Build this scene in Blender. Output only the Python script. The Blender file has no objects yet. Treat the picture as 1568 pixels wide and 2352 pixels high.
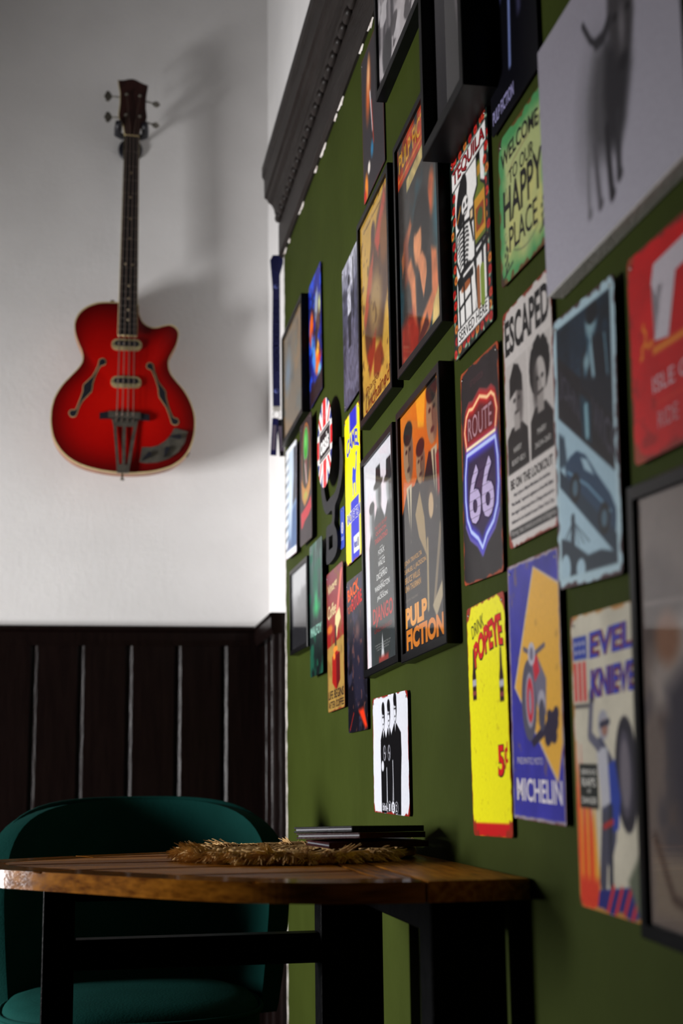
import bpy, bmesh, math, random
import numpy as np
from mathutils import Matrix, Vector

# ------------------------------------------------------------------ camera, light, exposure
S = bpy.context.scene
COL = S.collection
R = math.radians
CAMX, CAMZ = -0.515, 0.867


def setup_camera():
    yaw, pit, rol = R(10.149), R(10.609), R(-0.707)
    fwd = Vector((math.sin(yaw) * math.cos(pit), math.cos(yaw) * math.cos(pit), math.sin(pit)))
    r0 = fwd.cross(Vector((0, 0, 1))).normalized()
    u0 = r0.cross(fwd)
    r = r0 * math.cos(rol) + u0 * math.sin(rol)
    u = -r0 * math.sin(rol) + u0 * math.cos(rol)
    cd = bpy.data.cameras.new('camera')
    cd.sensor_fit = 'VERTICAL'
    cd.sensor_height = 36
    cd.sensor_width = 24
    cd.lens = 50
    cd.clip_start = 0.05
    cd.dof.use_dof = True
    cd.dof.focus_distance = 2.35
    cd.dof.aperture_fstop = 4.0
    co = bpy.data.objects.new('camera', cd)
    COL.objects.link(co)
    m = Matrix((r, u, -fwd)).transposed().to_4x4()
    m.translation = (CAMX, 0, CAMZ)
    co.matrix_world = m
    S.camera = co


setup_camera()
S.view_settings.view_transform = 'Standard'
S.view_settings.look = 'None'
S.view_settings.exposure = 0.0
S.view_settings.gamma = 1.0
wd = bpy.data.worlds.new('world')
S.world = wd
wd.use_nodes = True
wd.node_tree.nodes['Background'].inputs[0].default_value = (0.75, 0.86, 1.0, 1)
wd.node_tree.nodes['Background'].inputs[1].default_value = 0.6

# daylight coming in through the window of the left wall
REVEAL = 0.6                        # depth of the unseen window niche, made deep to narrow the daylight
ROOM_L, ROOM_B, ROOM_F, ROOM_H = -2.3, 4.15, -2.0, 3.75
WIN = (2.62, 3.42, 0.50, 1.50)      # y0, y1, z0, z1 of the opening
ld = bpy.data.lights.new('window_daylight', 'AREA')
ld.shape = 'RECTANGLE'
ld.size = WIN[3] - WIN[2]
ld.size_y = WIN[1] - WIN[0]
ld.energy = 185
ld.color = (0.985, 0.97, 0.97)
lo = bpy.data.objects.new('window_daylight', ld)
COL.objects.link(lo)
lo.location = (ROOM_L - REVEAL - 0.02, (WIN[0] + WIN[1]) / 2, (WIN[2] + WIN[3]) / 2)
lo.rotation_euler = (0, R(-90), 0)

rnd = random.Random(7)


# ------------------------------------------------------------------ materials
def lin(c):
    out = []
    for v in c[:3]:
        v = v / 255.0
        out.append(v / 12.92 if v <= 0.04045 else ((v + 0.055) / 1.055) ** 2.4)
    return tuple(out)


def base_mat(name, rgb, rough=0.5, metal=0.0, spec=0.5, coat=0.0, sheen=0.0):
    m = bpy.data.materials.new(name)
    m.use_nodes = True
    b = m.node_tree.nodes['Principled BSDF']
    b.inputs['Base Color'].default_value = (*rgb, 1)
    b.inputs['Roughness'].default_value = rough
    b.inputs['Metallic'].default_value = metal
    b.inputs['Specular IOR Level'].default_value = spec
    b.inputs['Coat Weight'].default_value = coat
    b.inputs['Sheen Weight'].default_value = sheen
    return m


def noise_mat(name, rgb, rgb2, scale=20, rough=0.5, bump=0.0, bscale=None, detail=6, stretch=(1, 1, 1),
              spec=0.5, metal=0.0, lo_=0.35, hi_=0.65, coat=0.0, sheen=0.0, bdist=0.01):
    m = base_mat(name, rgb, rough, metal, spec, coat, sheen)
    nt = m.node_tree
    b = nt.nodes['Principled BSDF']
    tc = nt.nodes.new('ShaderNodeTexCoord')
    mp = nt.nodes.new('ShaderNodeMapping')
    mp.inputs['Scale'].default_value = stretch
    nt.links.new(tc.outputs['Object'], mp.inputs['Vector'])
    n = nt.nodes.new('ShaderNodeTexNoise')
    n.inputs['Scale'].default_value = scale
    n.inputs['Detail'].default_value = detail
    nt.links.new(mp.outputs['Vector'], n.inputs['Vector'])
    cr = nt.nodes.new('ShaderNodeValToRGB')
    cr.color_ramp.elements[0].position = lo_
    cr.color_ramp.elements[1].position = hi_
    cr.color_ramp.elements[0].color = (*rgb, 1)
    cr.color_ramp.elements[1].color = (*rgb2, 1)
    nt.links.new(n.outputs['Fac'], cr.inputs['Fac'])
    nt.links.new(cr.outputs['Color'], b.inputs['Base Color'])
    if bump:
        n2 = nt.nodes.new('ShaderNodeTexNoise')
        n2.inputs['Scale'].default_value = bscale or scale
        n2.inputs['Detail'].default_value = 4
        nt.links.new(mp.outputs['Vector'], n2.inputs['Vector'])
        bp = nt.nodes.new('ShaderNodeBump')
        bp.inputs['Strength'].default_value = bump
        bp.inputs['Distance'].default_value = bdist
        nt.links.new(n2.outputs['Fac'], bp.inputs['Height'])
        nt.links.new(bp.outputs['Normal'], b.inputs['Normal'])
    return m


def ink_mat(name, rough, spec=0.5):
    """flat print: colours come from the mesh attribute Col, a faint mottling on top"""
    m = base_mat(name, (0.5, 0.5, 0.5), rough, 0, spec)
    nt = m.node_tree
    b = nt.nodes['Principled BSDF']
    at = nt.nodes.new('ShaderNodeAttribute')
    at.attribute_name = 'Col'
    tc = nt.nodes.new('ShaderNodeTexCoord')
    n = nt.nodes.new('ShaderNodeTexNoise')
    n.inputs['Scale'].default_value = 160
    n.inputs['Detail'].default_value = 5
    nt.links.new(tc.outputs['Object'], n.inputs['Vector'])
    mr = nt.nodes.new('ShaderNodeMapRange')
    mr.inputs['From Min'].default_value = 0.3
    mr.inputs['From Max'].default_value = 0.7
    mr.inputs['To Min'].default_value = 0.94
    mr.inputs['To Max'].default_value = 1.03
    nt.links.new(n.outputs['Fac'], mr.inputs['Value'])
    mx = nt.nodes.new('ShaderNodeMix')
    mx.data_type = 'RGBA'
    mx.blend_type = 'MULTIPLY'
    mx.inputs[0].default_value = 1.0
    nt.links.new(at.outputs['Color'], mx.inputs[6])
    nt.links.new(mr.outputs['Result'], mx.inputs[7])
    nt.links.new(mx.outputs[2], b.inputs['Base Color'])
    return m


def glass_mat():
    m = bpy.data.materials.new('picture_glass')
    m.use_nodes = True
    nt = m.node_tree
    nt.nodes.clear()
    out = nt.nodes.new('ShaderNodeOutputMaterial')
    mix = nt.nodes.new('ShaderNodeMixShader')
    tr = nt.nodes.new('ShaderNodeBsdfTransparent')
    gl = nt.nodes.new('ShaderNodeBsdfGlossy')
    gl.inputs['Roughness'].default_value = 0.03
    fr = nt.nodes.new('ShaderNodeFresnel')
    fr.inputs['IOR'].default_value = 1.47
    nt.links.new(fr.outputs[0], mix.inputs[0])
    nt.links.new(tr.outputs[0], mix.inputs[1])
    nt.links.new(gl.outputs[0], mix.inputs[2])
    nt.links.new(mix.outputs[0], out.inputs[0])
    return m


M = {}
M['white_wall'] = noise_mat('white_wall_paint', (0.79, 0.775, 0.765), (0.83, 0.815, 0.805), 6, 0.75, 0.25, 60, spec=0.3, bdist=0.004)
M['green_wall'] = noise_mat('green_wall_paint', (0.0285, 0.0385, 0.0062), (0.034, 0.046, 0.0078), 5, 0.6, 0.18, 45, spec=0.03, bdist=0.004)
M['plaster'] = noise_mat('broken_plaster', (0.75, 0.70, 0.66), (0.25, 0.18, 0.15), 70, 0.9, 0.4, 90, lo_=0.5, hi_=0.7)
M['dark_wood'] = noise_mat('dark_stained_wood', (0.0045, 0.0022, 0.0020), (0.007, 0.0035, 0.003), 14, 0.28, 0.15, 40, stretch=(6, 6, 0.6), spec=0.14)
M['cornice_wood'] = noise_mat('cornice_wood', (0.013, 0.010, 0.009), (0.020, 0.016, 0.0145), 12, 0.4, 0.2, 40, stretch=(4, 0.6, 4), spec=0.15)
M['ceiling'] = base_mat('ceiling_paint', (0.06, 0.057, 0.055), 0.9)
M['taupe'] = noise_mat('taupe_wall', (0.035, 0.030, 0.027), (0.045, 0.038, 0.034), 6, 0.8, spec=0.2)
M['floor'] = noise_mat('floor_boards', (0.018, 0.010, 0.006), (0.03, 0.015, 0.009), 8, 0.5, 0.1, 30, stretch=(5, 0.5, 1), spec=0.2)
M['black'] = noise_mat('black_frame_lacquer', (0.003, 0.003, 0.0035), (0.005, 0.005, 0.006), 30, 0.3, spec=0.12)
M['black_metal'] = noise_mat('black_steel', (0.002, 0.002, 0.0025), (0.004, 0.004, 0.0045), 60, 0.4, 0.08, 150, spec=0.04)
M['steel'] = noise_mat('nail_steel', (0.20, 0.19, 0.18), (0.35, 0.33, 0.31), 80, 0.4, metal=0.9)
M['rust'] = noise_mat('rusted_tin', (0.16, 0.035, 0.015), (0.05, 0.02, 0.015), 60, 0.7, 0.3, 120, lo_=0.45, hi_=0.7, spec=0.1)
M['tin_dark'] = noise_mat('dark_tin', (0.012, 0.010, 0.011), (0.03, 0.02, 0.02), 50, 0.5, spec=0.15)
M['ink'] = ink_mat('printed_tin_ink', 0.34, 0.12)
M['paper'] = ink_mat('printed_paper_ink', 0.7, 0.1)
M['glass'] = glass_mat()
M['canvas_edge'] = noise_mat('canvas_edge', (0.62, 0.60, 0.56), (0.7, 0.68, 0.64), 120, 0.8, 0.2, 300)
M['cut_black'] = noise_mat('matt_black_mdf', (0.018, 0.018, 0.021), (0.026, 0.025, 0.028), 80, 0.55, spec=0.15)


# ------------------------------------------------------------------ mesh helpers
def link(o, parent=None):
    COL.objects.link(o)
    if parent is not None:
        o.parent = parent
    return o


def mesh_obj(name, verts, faces, mat, parent=None, smooth=False):
    me = bpy.data.meshes.new(name)
    me.from_pydata([tuple(v) for v in verts], [], faces)
    me.validate()
    if mat is not None:
        me.materials.append(M[mat] if isinstance(mat, str) else mat)
    if smooth:
        me.polygons.foreach_set('use_smooth', [True] * len(me.polygons))
    return link(bpy.data.objects.new(name, me), parent)


def data_obj(name, me, parent=None):
    return link(bpy.data.objects.new(name, me), parent)


def bm_obj(name, bm, mat, parent=None, smooth=False):
    me = bpy.data.meshes.new(name)
    bmesh.ops.recalc_face_normals(bm, faces=bm.faces[:])
    bm.to_mesh(me)
    bm.free()
    me.materials.append(M[mat] if isinstance(mat, str) else mat)
    if smooth:
        me.polygons.foreach_set('use_smooth', [True] * len(me.polygons))
    return link(bpy.data.objects.new(name, me), parent)


def bm_box(bm, x0, y0, z0, x1, y1, z1):
    vs = [bm.verts.new(p) for p in ((x0, y0, z0), (x1, y0, z0), (x1, y1, z0), (x0, y1, z0),
                                    (x0, y0, z1), (x1, y0, z1), (x1, y1, z1), (x0, y1, z1))]
    for f in ((0, 3, 2, 1), (4, 5, 6, 7), (0, 1, 5, 4), (1, 2, 6, 5), (2, 3, 7, 6), (3, 0, 4, 7)):
        bm.faces.new([vs[i] for i in f])
    return vs


def box(name, a, b, mat, parent=None, bevel=0.0, seg=1):
    bm = bmesh.new()
    bm_box(bm, min(a[0], b[0]), min(a[1], b[1]), min(a[2], b[2]), max(a[0], b[0]), max(a[1], b[1]), max(a[2], b[2]))
    if bevel:
        bmesh.ops.bevel(bm, geom=bm.edges[:], offset=bevel, segments=seg, affect='EDGES', profile=0.5)
    return bm_obj(name, bm, mat, parent)


def prism(name, pts, n0, n1, mat, parent=None, bevel=0.0):
    """polygon in local xy, extruded from z=n0 to z=n1"""
    bm = bmesh.new()
    a = [bm.verts.new((p[0], p[1], n0)) for p in pts]
    b = [bm.verts.new((p[0], p[1], n1)) for p in pts]
    bm.faces.new(a[::-1])
    top = bm.faces.new(b)
    k = len(pts)
    for i in range(k):
        bm.faces.new((a[i], a[(i + 1) % k], b[(i + 1) % k], b[i]))
    if bevel:
        bmesh.ops.bevel(bm, geom=list(top.edges), offset=bevel, segments=2, affect='EDGES')
    return bm_obj(name, bm, mat, parent)


def tube_data(pts, rad, sides=6, cap=True):
    pts = [Vector(p) for p in pts]
    n = len(pts)
    rads = rad if isinstance(rad, (list, tuple)) else [rad] * n
    vs, fs = [], []
    up = None
    for i in range(n):
        t = (pts[min(i + 1, n - 1)] - pts[max(i - 1, 0)]).normalized()
        if up is None:
            up = Vector((0, 0, 1)) if abs(t.z) < 0.9 else Vector((1, 0, 0))
        s = t.cross(up).normalized()
        up = s.cross(t).normalized()
        for k in range(sides):
            a = 2 * math.pi * k / sides
            vs.append(pts[i] + (s * math.cos(a) + up * math.sin(a)) * rads[i])
    for i in range(n - 1):
        for k in range(sides):
            k2 = (k + 1) % sides
            fs.append((i * sides + k, i * sides + k2, (i + 1) * sides + k2, (i + 1) * sides + k))
    if cap:
        fs.append(tuple(range(sides))[::-1])
        fs.append(tuple((n - 1) * sides + k for k in range(sides)))
    return vs, fs


def tube(name, pts, rad, mat, parent=None, sides=8, smooth=True):
    v, f = tube_data(pts, rad, sides)
    return mesh_obj(name, v, f, mat, parent, smooth)


def lathe(name, prof, mat, parent=None, seg=24, axis='z', loc=(0, 0, 0), smooth=True):
    """prof = [(r, h)], turned about the axis"""
    vs, fs = [], []
    for r, h in prof:
        for k in range(seg):
            a = 2 * math.pi * k / seg
            p = (r * math.cos(a), r * math.sin(a), h)
            if axis == 'y':
                p = (p[0], -p[2], p[1])
            elif axis == 'x':
                p = (p[2], p[0], p[1])
            vs.append((p[0] + loc[0], p[1] + loc[1], p[2] + loc[2]))
    for i in range(len(prof) - 1):
        for k in range(seg):
            k2 = (k + 1) % seg
            fs.append((i * seg + k, i * seg + k2, (i + 1) * seg + k2, (i + 1) * seg + k))
    fs.append(tuple(range(seg))[::-1])
    fs.append(tuple((len(prof) - 1) * seg + k for k in range(seg)))
    return mesh_obj(name, vs, fs, mat, parent, smooth)


def smooth_pts(pts, sub=4, closed=True):
    """Catmull-Rom resampling"""
    n = len(pts)
    out = []
    rng = range(n) if closed else range(n - 1)
    for i in rng:
        g = (lambda j: pts[j % n]) if closed else (lambda j: pts[max(0, min(n - 1, j))])
        p0, p1, p2, p3 = [np.array(g(i + k), float) for k in (-1, 0, 1, 2)]
        for s in range(sub):
            t = s / sub
            out.append(tuple(0.5 * ((2 * p1) + (-p0 + p2) * t + (2 * p0 - 5 * p1 + 4 * p2 - p3) * t * t
                                    + (-p0 + 3 * p1 - 3 * p2 + p3) * t ** 3)))
    if not closed:
        out.append(tuple(pts[-1]))
    return out


def rrect(w, h, r, seg=5):
    pts = []
    for cx, cy, a0 in ((w / 2 - r, h / 2 - r, 0), (-w / 2 + r, h / 2 - r, 90), (-w / 2 + r, -h / 2 + r, 180), (w / 2 - r, -h / 2 + r, 270)):
        for k in range(seg + 1):
            a = R(a0 + 90 * k / seg)
            pts.append((cx + r * math.cos(a), cy + r * math.sin(a)))
    return pts


def tag(o, label=None, cat=None, group=None, kind=None):
    if label:
        o['label'] = label
    if cat:
        o['category'] = cat
    if group:
        o['group'] = group
    if kind:
        o['kind'] = kind
    return o


def empty(name, loc, label, cat, group=None, rot=None, mat=None):
    o = bpy.data.objects.new(name, None)
    o.empty_display_size = 0.05
    COL.objects.link(o)
    if mat is not None:
        o.matrix_world = mat
    else:
        o.location = loc
        if rot:
            o.rotation_euler = rot
    return tag(o, label, cat, group)


def wall_frame(y, z, rot=0.0, x=0.0, tilt=0.0):
    """local x runs along the green wall towards the viewer, y up, z off the wall"""
    m = Matrix(((0, 0, -1), (-1, 0, 0), (0, 1, 0))).to_4x4()
    return Matrix.Translation((x, y, z)) @ m @ Matrix.Rotation(R(rot), 4, 'Z') @ Matrix.Rotation(R(tilt), 4, 'Y')


# ------------------------------------------------------------------ painting helpers (flat prints)
class Cv:
    """a fine grid whose vertex colours are drawn shape by shape; x 0..1 left to right, y 0..1 top to bottom"""

    def __init__(s, w, h, nx=64, ny=110, bg=(200, 200, 200), seed=1):
        s.w, s.h, s.nx, s.ny = w, h, nx, ny
        x = np.linspace(0, 1, nx + 1)
        y = np.linspace(0, 1, ny + 1)
        s.X, s.Y = np.meshgrid(x, y)
        s.c = np.ones((ny + 1, nx + 1, 3)) * np.array(bg, float)
        s.rs = np.random.RandomState(seed)
        s.asp = h / w
        s.sf = 1.2 / ny * s.asp

    def bl(s, m, col):
        m = m[..., None]
        s.c = s.c * (1 - m) + np.array(col, float) * m
        return s

    def vn(s, fx, fy=None):
        fy = fy or fx
        g = s.rs.rand(int(fy) + 3, int(fx) + 3)
        xx = s.X * fx
        yy = s.Y * fy
        xi, yi = np.floor(xx).astype(int), np.floor(yy).astype(int)
        a, b = xx - xi, yy - yi
        a, b = a * a * (3 - 2 * a), b * b * (3 - 2 * b)
        return (g[yi, xi] * (1 - a) + g[yi, xi + 1] * a) * (1 - b) + (g[yi + 1, xi] * (1 - a) + g[yi + 1, xi + 1] * a) * b

    def fbm(s, fx, fy=None):
        fy = fy or fx
        return (s.vn(fx, fy) + 0.5 * s.vn(fx * 2, fy * 2) + 0.25 * s.vn(fx * 4, fy * 4)) / 1.75

    def ell(s, cx, cy, rx, ry, col, soft=None, rot=0, a=1.0):
        dx, dy = s.X - cx, (s.Y - cy) * s.asp
        ca, sa = math.cos(R(rot)), math.sin(R(rot))
        u, v = dx * ca + dy * sa, -dx * sa + dy * ca
        r = np.sqrt((u / rx) ** 2 + (v / (ry * s.asp)) ** 2)
        sd = (1 - r) * min(rx, ry * s.asp)
        return s.bl(np.clip(sd / (soft or s.sf) + 0.5, 0, 1) * a, col)

    def poly(s, pts, col, soft=None, a=1.0):
        P = np.array([(p[0], p[1] * s.asp) for p in pts], float)
        x, y = s.X, s.Y * s.asp
        d = np.full(x.shape, 1e9)
        ins = np.zeros(x.shape, bool)
        n = len(P)
        for i in range(n):
            ax, ay = P[i]
            bx, by = P[(i + 1) % n]
            ex, ey = bx - ax, by - ay
            t = np.clip(((x - ax) * ex + (y - ay) * ey) / (ex * ex + ey * ey + 1e-12), 0, 1)
            d = np.minimum(d, np.hypot(x - ax - t * ex, y - ay - t * ey))
            cr = ((ay > y) != (by > y)) & (x < (bx - ax) * (y - ay) / (by - ay + 1e-12) + ax)
            ins ^= cr
        sd = np.where(ins, d, -d)
        return s.bl(np.clip(sd / (soft or s.sf) + 0.5, 0, 1) * a, col)

    def line(s, pts, wd, col, soft=None, a=1.0):
        P = [(p[0], p[1] * s.asp) for p in pts]
        x, y = s.X, s.Y * s.asp
        d = np.full(x.shape, 1e9)
        for (ax, ay), (bx, by) in zip(P, P[1:]):
            ex, ey = bx - ax, by - ay
            t = np.clip(((x - ax) * ex + (y - ay) * ey) / (ex * ex + ey * ey + 1e-12), 0, 1)
            d = np.minimum(d, np.hypot(x - ax - t * ex, y - ay - t * ey))
        return s.bl(np.clip((wd / 2 - d) / (soft or s.sf) + 0.5, 0, 1) * a, col)

    def rect(s, x0, y0, x1, y1, col, soft=None, a=1.0):
        return s.poly(((x0, y0), (x1, y0), (x1, y1), (x0, y1)), col, soft, a)

    def grad(s, c0, c1, y0=0, y1=1, a=1.0):
        t = np.clip((s.Y - y0) / (y1 - y0), 0, 1)[..., None]
        g = np.array(c0, float) * (1 - t) + np.array(c1, float) * t
        s.c = s.c * (1 - a) + g * a
        return s

    def mottle(s, amp, f=8, fy=None):
        s.c = np.clip(s.c * (1 + amp * (s.fbm(f, fy)[..., None] - 0.5) * 2), 0, 255)
        return s

    def blotch(s, col, f=6, th=0.55, soft=0.1, a=1.0, fy=None):
        return s.bl(np.clip((s.fbm(f, fy) - th) / soft, 0, 1) * a, col)

    def edge(s, col, wd=0.03, rag=0.03, f=18, a=1.0):
        """worn border with a ragged inner outline"""
        d = np.minimum(np.minimum(s.X, 1 - s.X), np.minimum(s.Y, 1 - s.Y) * s.asp)
        lim = wd + (s.fbm(f, f * s.asp) - 0.5) * 2 * rag
        return s.bl(np.clip((lim - d) / (s.sf * 0.8) + 0.5, 0, 1) * a, col)

    def corner_wear(s, col, r=0.12, f=14):
        dx = np.minimum(s.X, 1 - s.X)
        dy = np.minimum(s.Y, 1 - s.Y) * s.asp
        lim = r * (0.5 + s.fbm(f, f * s.asp))
        return s.bl(np.clip((lim - (dx + dy)) / s.sf + 0.5, 0, 1), col)

    def build(s, name, mat, parent, n=0.0, keep=None):
        me = bpy.data.meshes.new(name)
        xs = (s.X - 0.5) * s.w
        ys = (0.5 - s.Y) * s.h
        vs = np.stack([xs, ys, np.full(xs.shape, n)], -1).reshape(-1, 3)
        k = s.nx + 1
        i = np.arange(s.ny)[:, None] * k + np.arange(s.nx)[None, :]
        q = np.stack([i + k, i + k + 1, i + 1, i], -1).reshape(-1, 4)
        if keep is not None:
            c = vs[q].mean(1)
            q = q[keep(c[:, 0], c[:, 1])]
        me.vertices.add(len(vs))
        me.vertices.foreach_set('co', vs.ravel())
        me.loops.add(len(q) * 4)
        me.loops.foreach_set('vertex_index', q.ravel().astype(np.int32))
        me.polygons.add(len(q))
        me.polygons.foreach_set('loop_start', np.arange(0, len(q) * 4, 4, dtype=np.int32))
        me.update(calc_edges=True)
        v = np.clip(s.c.reshape(-1, 3) / 255.0, 0, 1)
        l = np.where(v <= 0.04045, v / 12.92, ((v + 0.055) / 1.055) ** 2.4)
        att = me.color_attributes.new('Col', 'FLOAT_COLOR', 'POINT')
        att.data.foreach_set('color', np.concatenate([l, np.ones((len(l), 1))], 1).ravel())
        me.materials.append(M[mat])
        return data_obj(name, me, parent)


_ink = {}


def flat_ink(col, rough=0.4):
    key = (tuple(int(v) for v in col), rough)
    if key not in _ink:
        l = lin(col)
        _ink[key] = noise_mat('ink_%02x%02x%02x' % key[0], l, tuple(v * 0.92 for v in l), 150, rough, spec=0.12)
    return _ink[key]


def letters(parent, text, cx, cy, wd_, ht, col, W, H, n, bold=0.0, rot=0.0, shear=0.0, warp=None, name='lettering', rough=0.4, mat=None):
    """text fitted into a box (fractions of a W x H sheet, y down), as a flat mesh just above the print"""
    cu = bpy.data.curves.new('text', 'FONT')
    cu.body = text
    cu.size = 1
    cu.offset = bold
    cu.resolution_u = 3
    cu.align_x = 'CENTER'
    cu.align_y = 'CENTER'
    to = bpy.data.objects.new('text', cu)
    me = bpy.data.meshes.new_from_object(to)
    bpy.data.objects.remove(to)
    bpy.data.curves.remove(cu)
    me.name = name
    k = len(me.vertices)
    co = np.empty(k * 3)
    me.vertices.foreach_get('co', co)
    co = co.reshape(-1, 3)
    mn, mx = co.min(0), co.max(0)
    u = (co[:, 0] - mn[0]) / (mx[0] - mn[0] + 1e-9) - 0.5
    v = (co[:, 1] - mn[1]) / (mx[1] - mn[1] + 1e-9) - 0.5
    if warp:
        u, v = warp(u, v)
    x = u * wd_ * W + shear * v * ht * H
    y = v * ht * H
    ca, sa = math.cos(R(rot)), math.sin(R(rot))
    co[:, 0] = x * ca - y * sa + (cx - 0.5) * W
    co[:, 1] = x * sa + y * ca + (0.5 - cy) * H
    co[:, 2] = n
    me.vertices.foreach_set('co', co.ravel())
    me.materials.clear()
    me.materials.append(mat or flat_ink(col, rough))
    me.update()
    return data_obj(name, me, parent)


_nail = None


def nail(parent, x, y, n, r=0.0022):
    global _nail
    if _nail is None:
        o = lathe('nail', [(0.0008, -0.006), (0.0008, 0), (r, 0.0002), (r * 0.9, 0.0008), (r * 0.5, 0.0012)], 'steel', parent, 10)
        _nail = o.data
    else:
        o = data_obj('nail', _nail, parent)
    o.location = (x, y, n)
    return o


PLATE_T = 0.0012


def tin_sign(name, label, y, z, w, h, rot, off, cv, mat='rust', r=0.006, nails=((-1, 1), (1, 1)), tilt=0.0, cat='sign', group='tin signs on the green wall'):
    """thin metal plate with rounded corners, its print and the nails that hold it"""
    t = empty(name, None, label, cat, group, mat=wall_frame(y, z, rot, tilt=tilt))
    n0 = off
    prism('plate', rrect(w, h, r), n0, n0 + PLATE_T, mat, t, bevel=0.0004)

    def keep(x, yy):
        ax, ay = w / 2 - 0.0006 - r, h / 2 - 0.0006 - r
        dx, dy = np.maximum(np.abs(x) - ax, 0), np.maximum(np.abs(yy) - ay, 0)
        return np.hypot(dx, dy) <= r
    cv.build('print', 'ink', t, n0 + PLATE_T + 0.0002, keep)
    for sx, sy in nails:
        nail(t, sx * (w / 2 - 0.010), sy * (h / 2 - 0.010), n0 + PLATE_T + 0.0002)
    t['n'] = n0 + PLATE_T + 0.0004
    return t


def framed(name, label, y, z, w, h, rot, depth, cv, bar=0.012, lip=0.004, recess=0.004, cat='picture', mat='black', group='framed pictures on the green wall'):
    """four mitred rails, backing board, the print and a pane of glass"""
    t = empty(name, None, label, cat, group, mat=wall_frame(y, z, rot))
    a, b = w / 2, h / 2
    iw, ih = a - bar, b - bar
    c = [(-a, -b), (a, -b), (a, b), (-a, b)]
    ci = [(-iw, -ih), (iw, -ih), (iw, ih), (-iw, ih)]
    e = 0.0012
    for i in range(4):
        j = (i + 1) % 4

        def sc(p, k):
            return (p[0] - math.copysign(k, p[0]), p[1] - math.copysign(k, p[1]))
        o0, o1, i0, i1 = c[i], c[j], ci[i], ci[j]
        P = [(*o0, 0.0005), (*o1, 0.0005), (*o1, depth - e), (*o0, depth - e), (*sc(o0, e), depth), (*sc(o1, e), depth),
             (*sc(i0, -e), depth), (*sc(i1, -e), depth), (*i0, depth - e), (*i1, depth - e), (*i0, 0.0005), (*i1, 0.0005)]
        F = [(0, 1, 2, 3), (3, 2, 5, 4), (4, 5, 7, 6), (6, 7, 9, 8), (8, 9, 11, 10), (10, 11, 1, 0), (0, 3, 4, 6, 8, 10), (1, 11, 9, 7, 5, 2)]
        mesh_obj('frame_rail', P, F, mat, t)
    n = depth - recess
    box('backing_board', (-iw, -ih, max(0.001, n - 0.006)), (iw, ih, n - 0.0012), 'tin_dark', t)
    cv.build('print', 'paper', t, n - 0.0010)
    mesh_obj('glass_pane', [(-iw, -ih, n), (iw, -ih, n), (iw, ih, n), (-iw, ih, n)], [(0, 1, 2, 3)], 'glass', t)
    t['n'] = n - 0.0008
    t['pw'], t['ph'] = 2 * iw, 2 * ih
    return t


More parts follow.
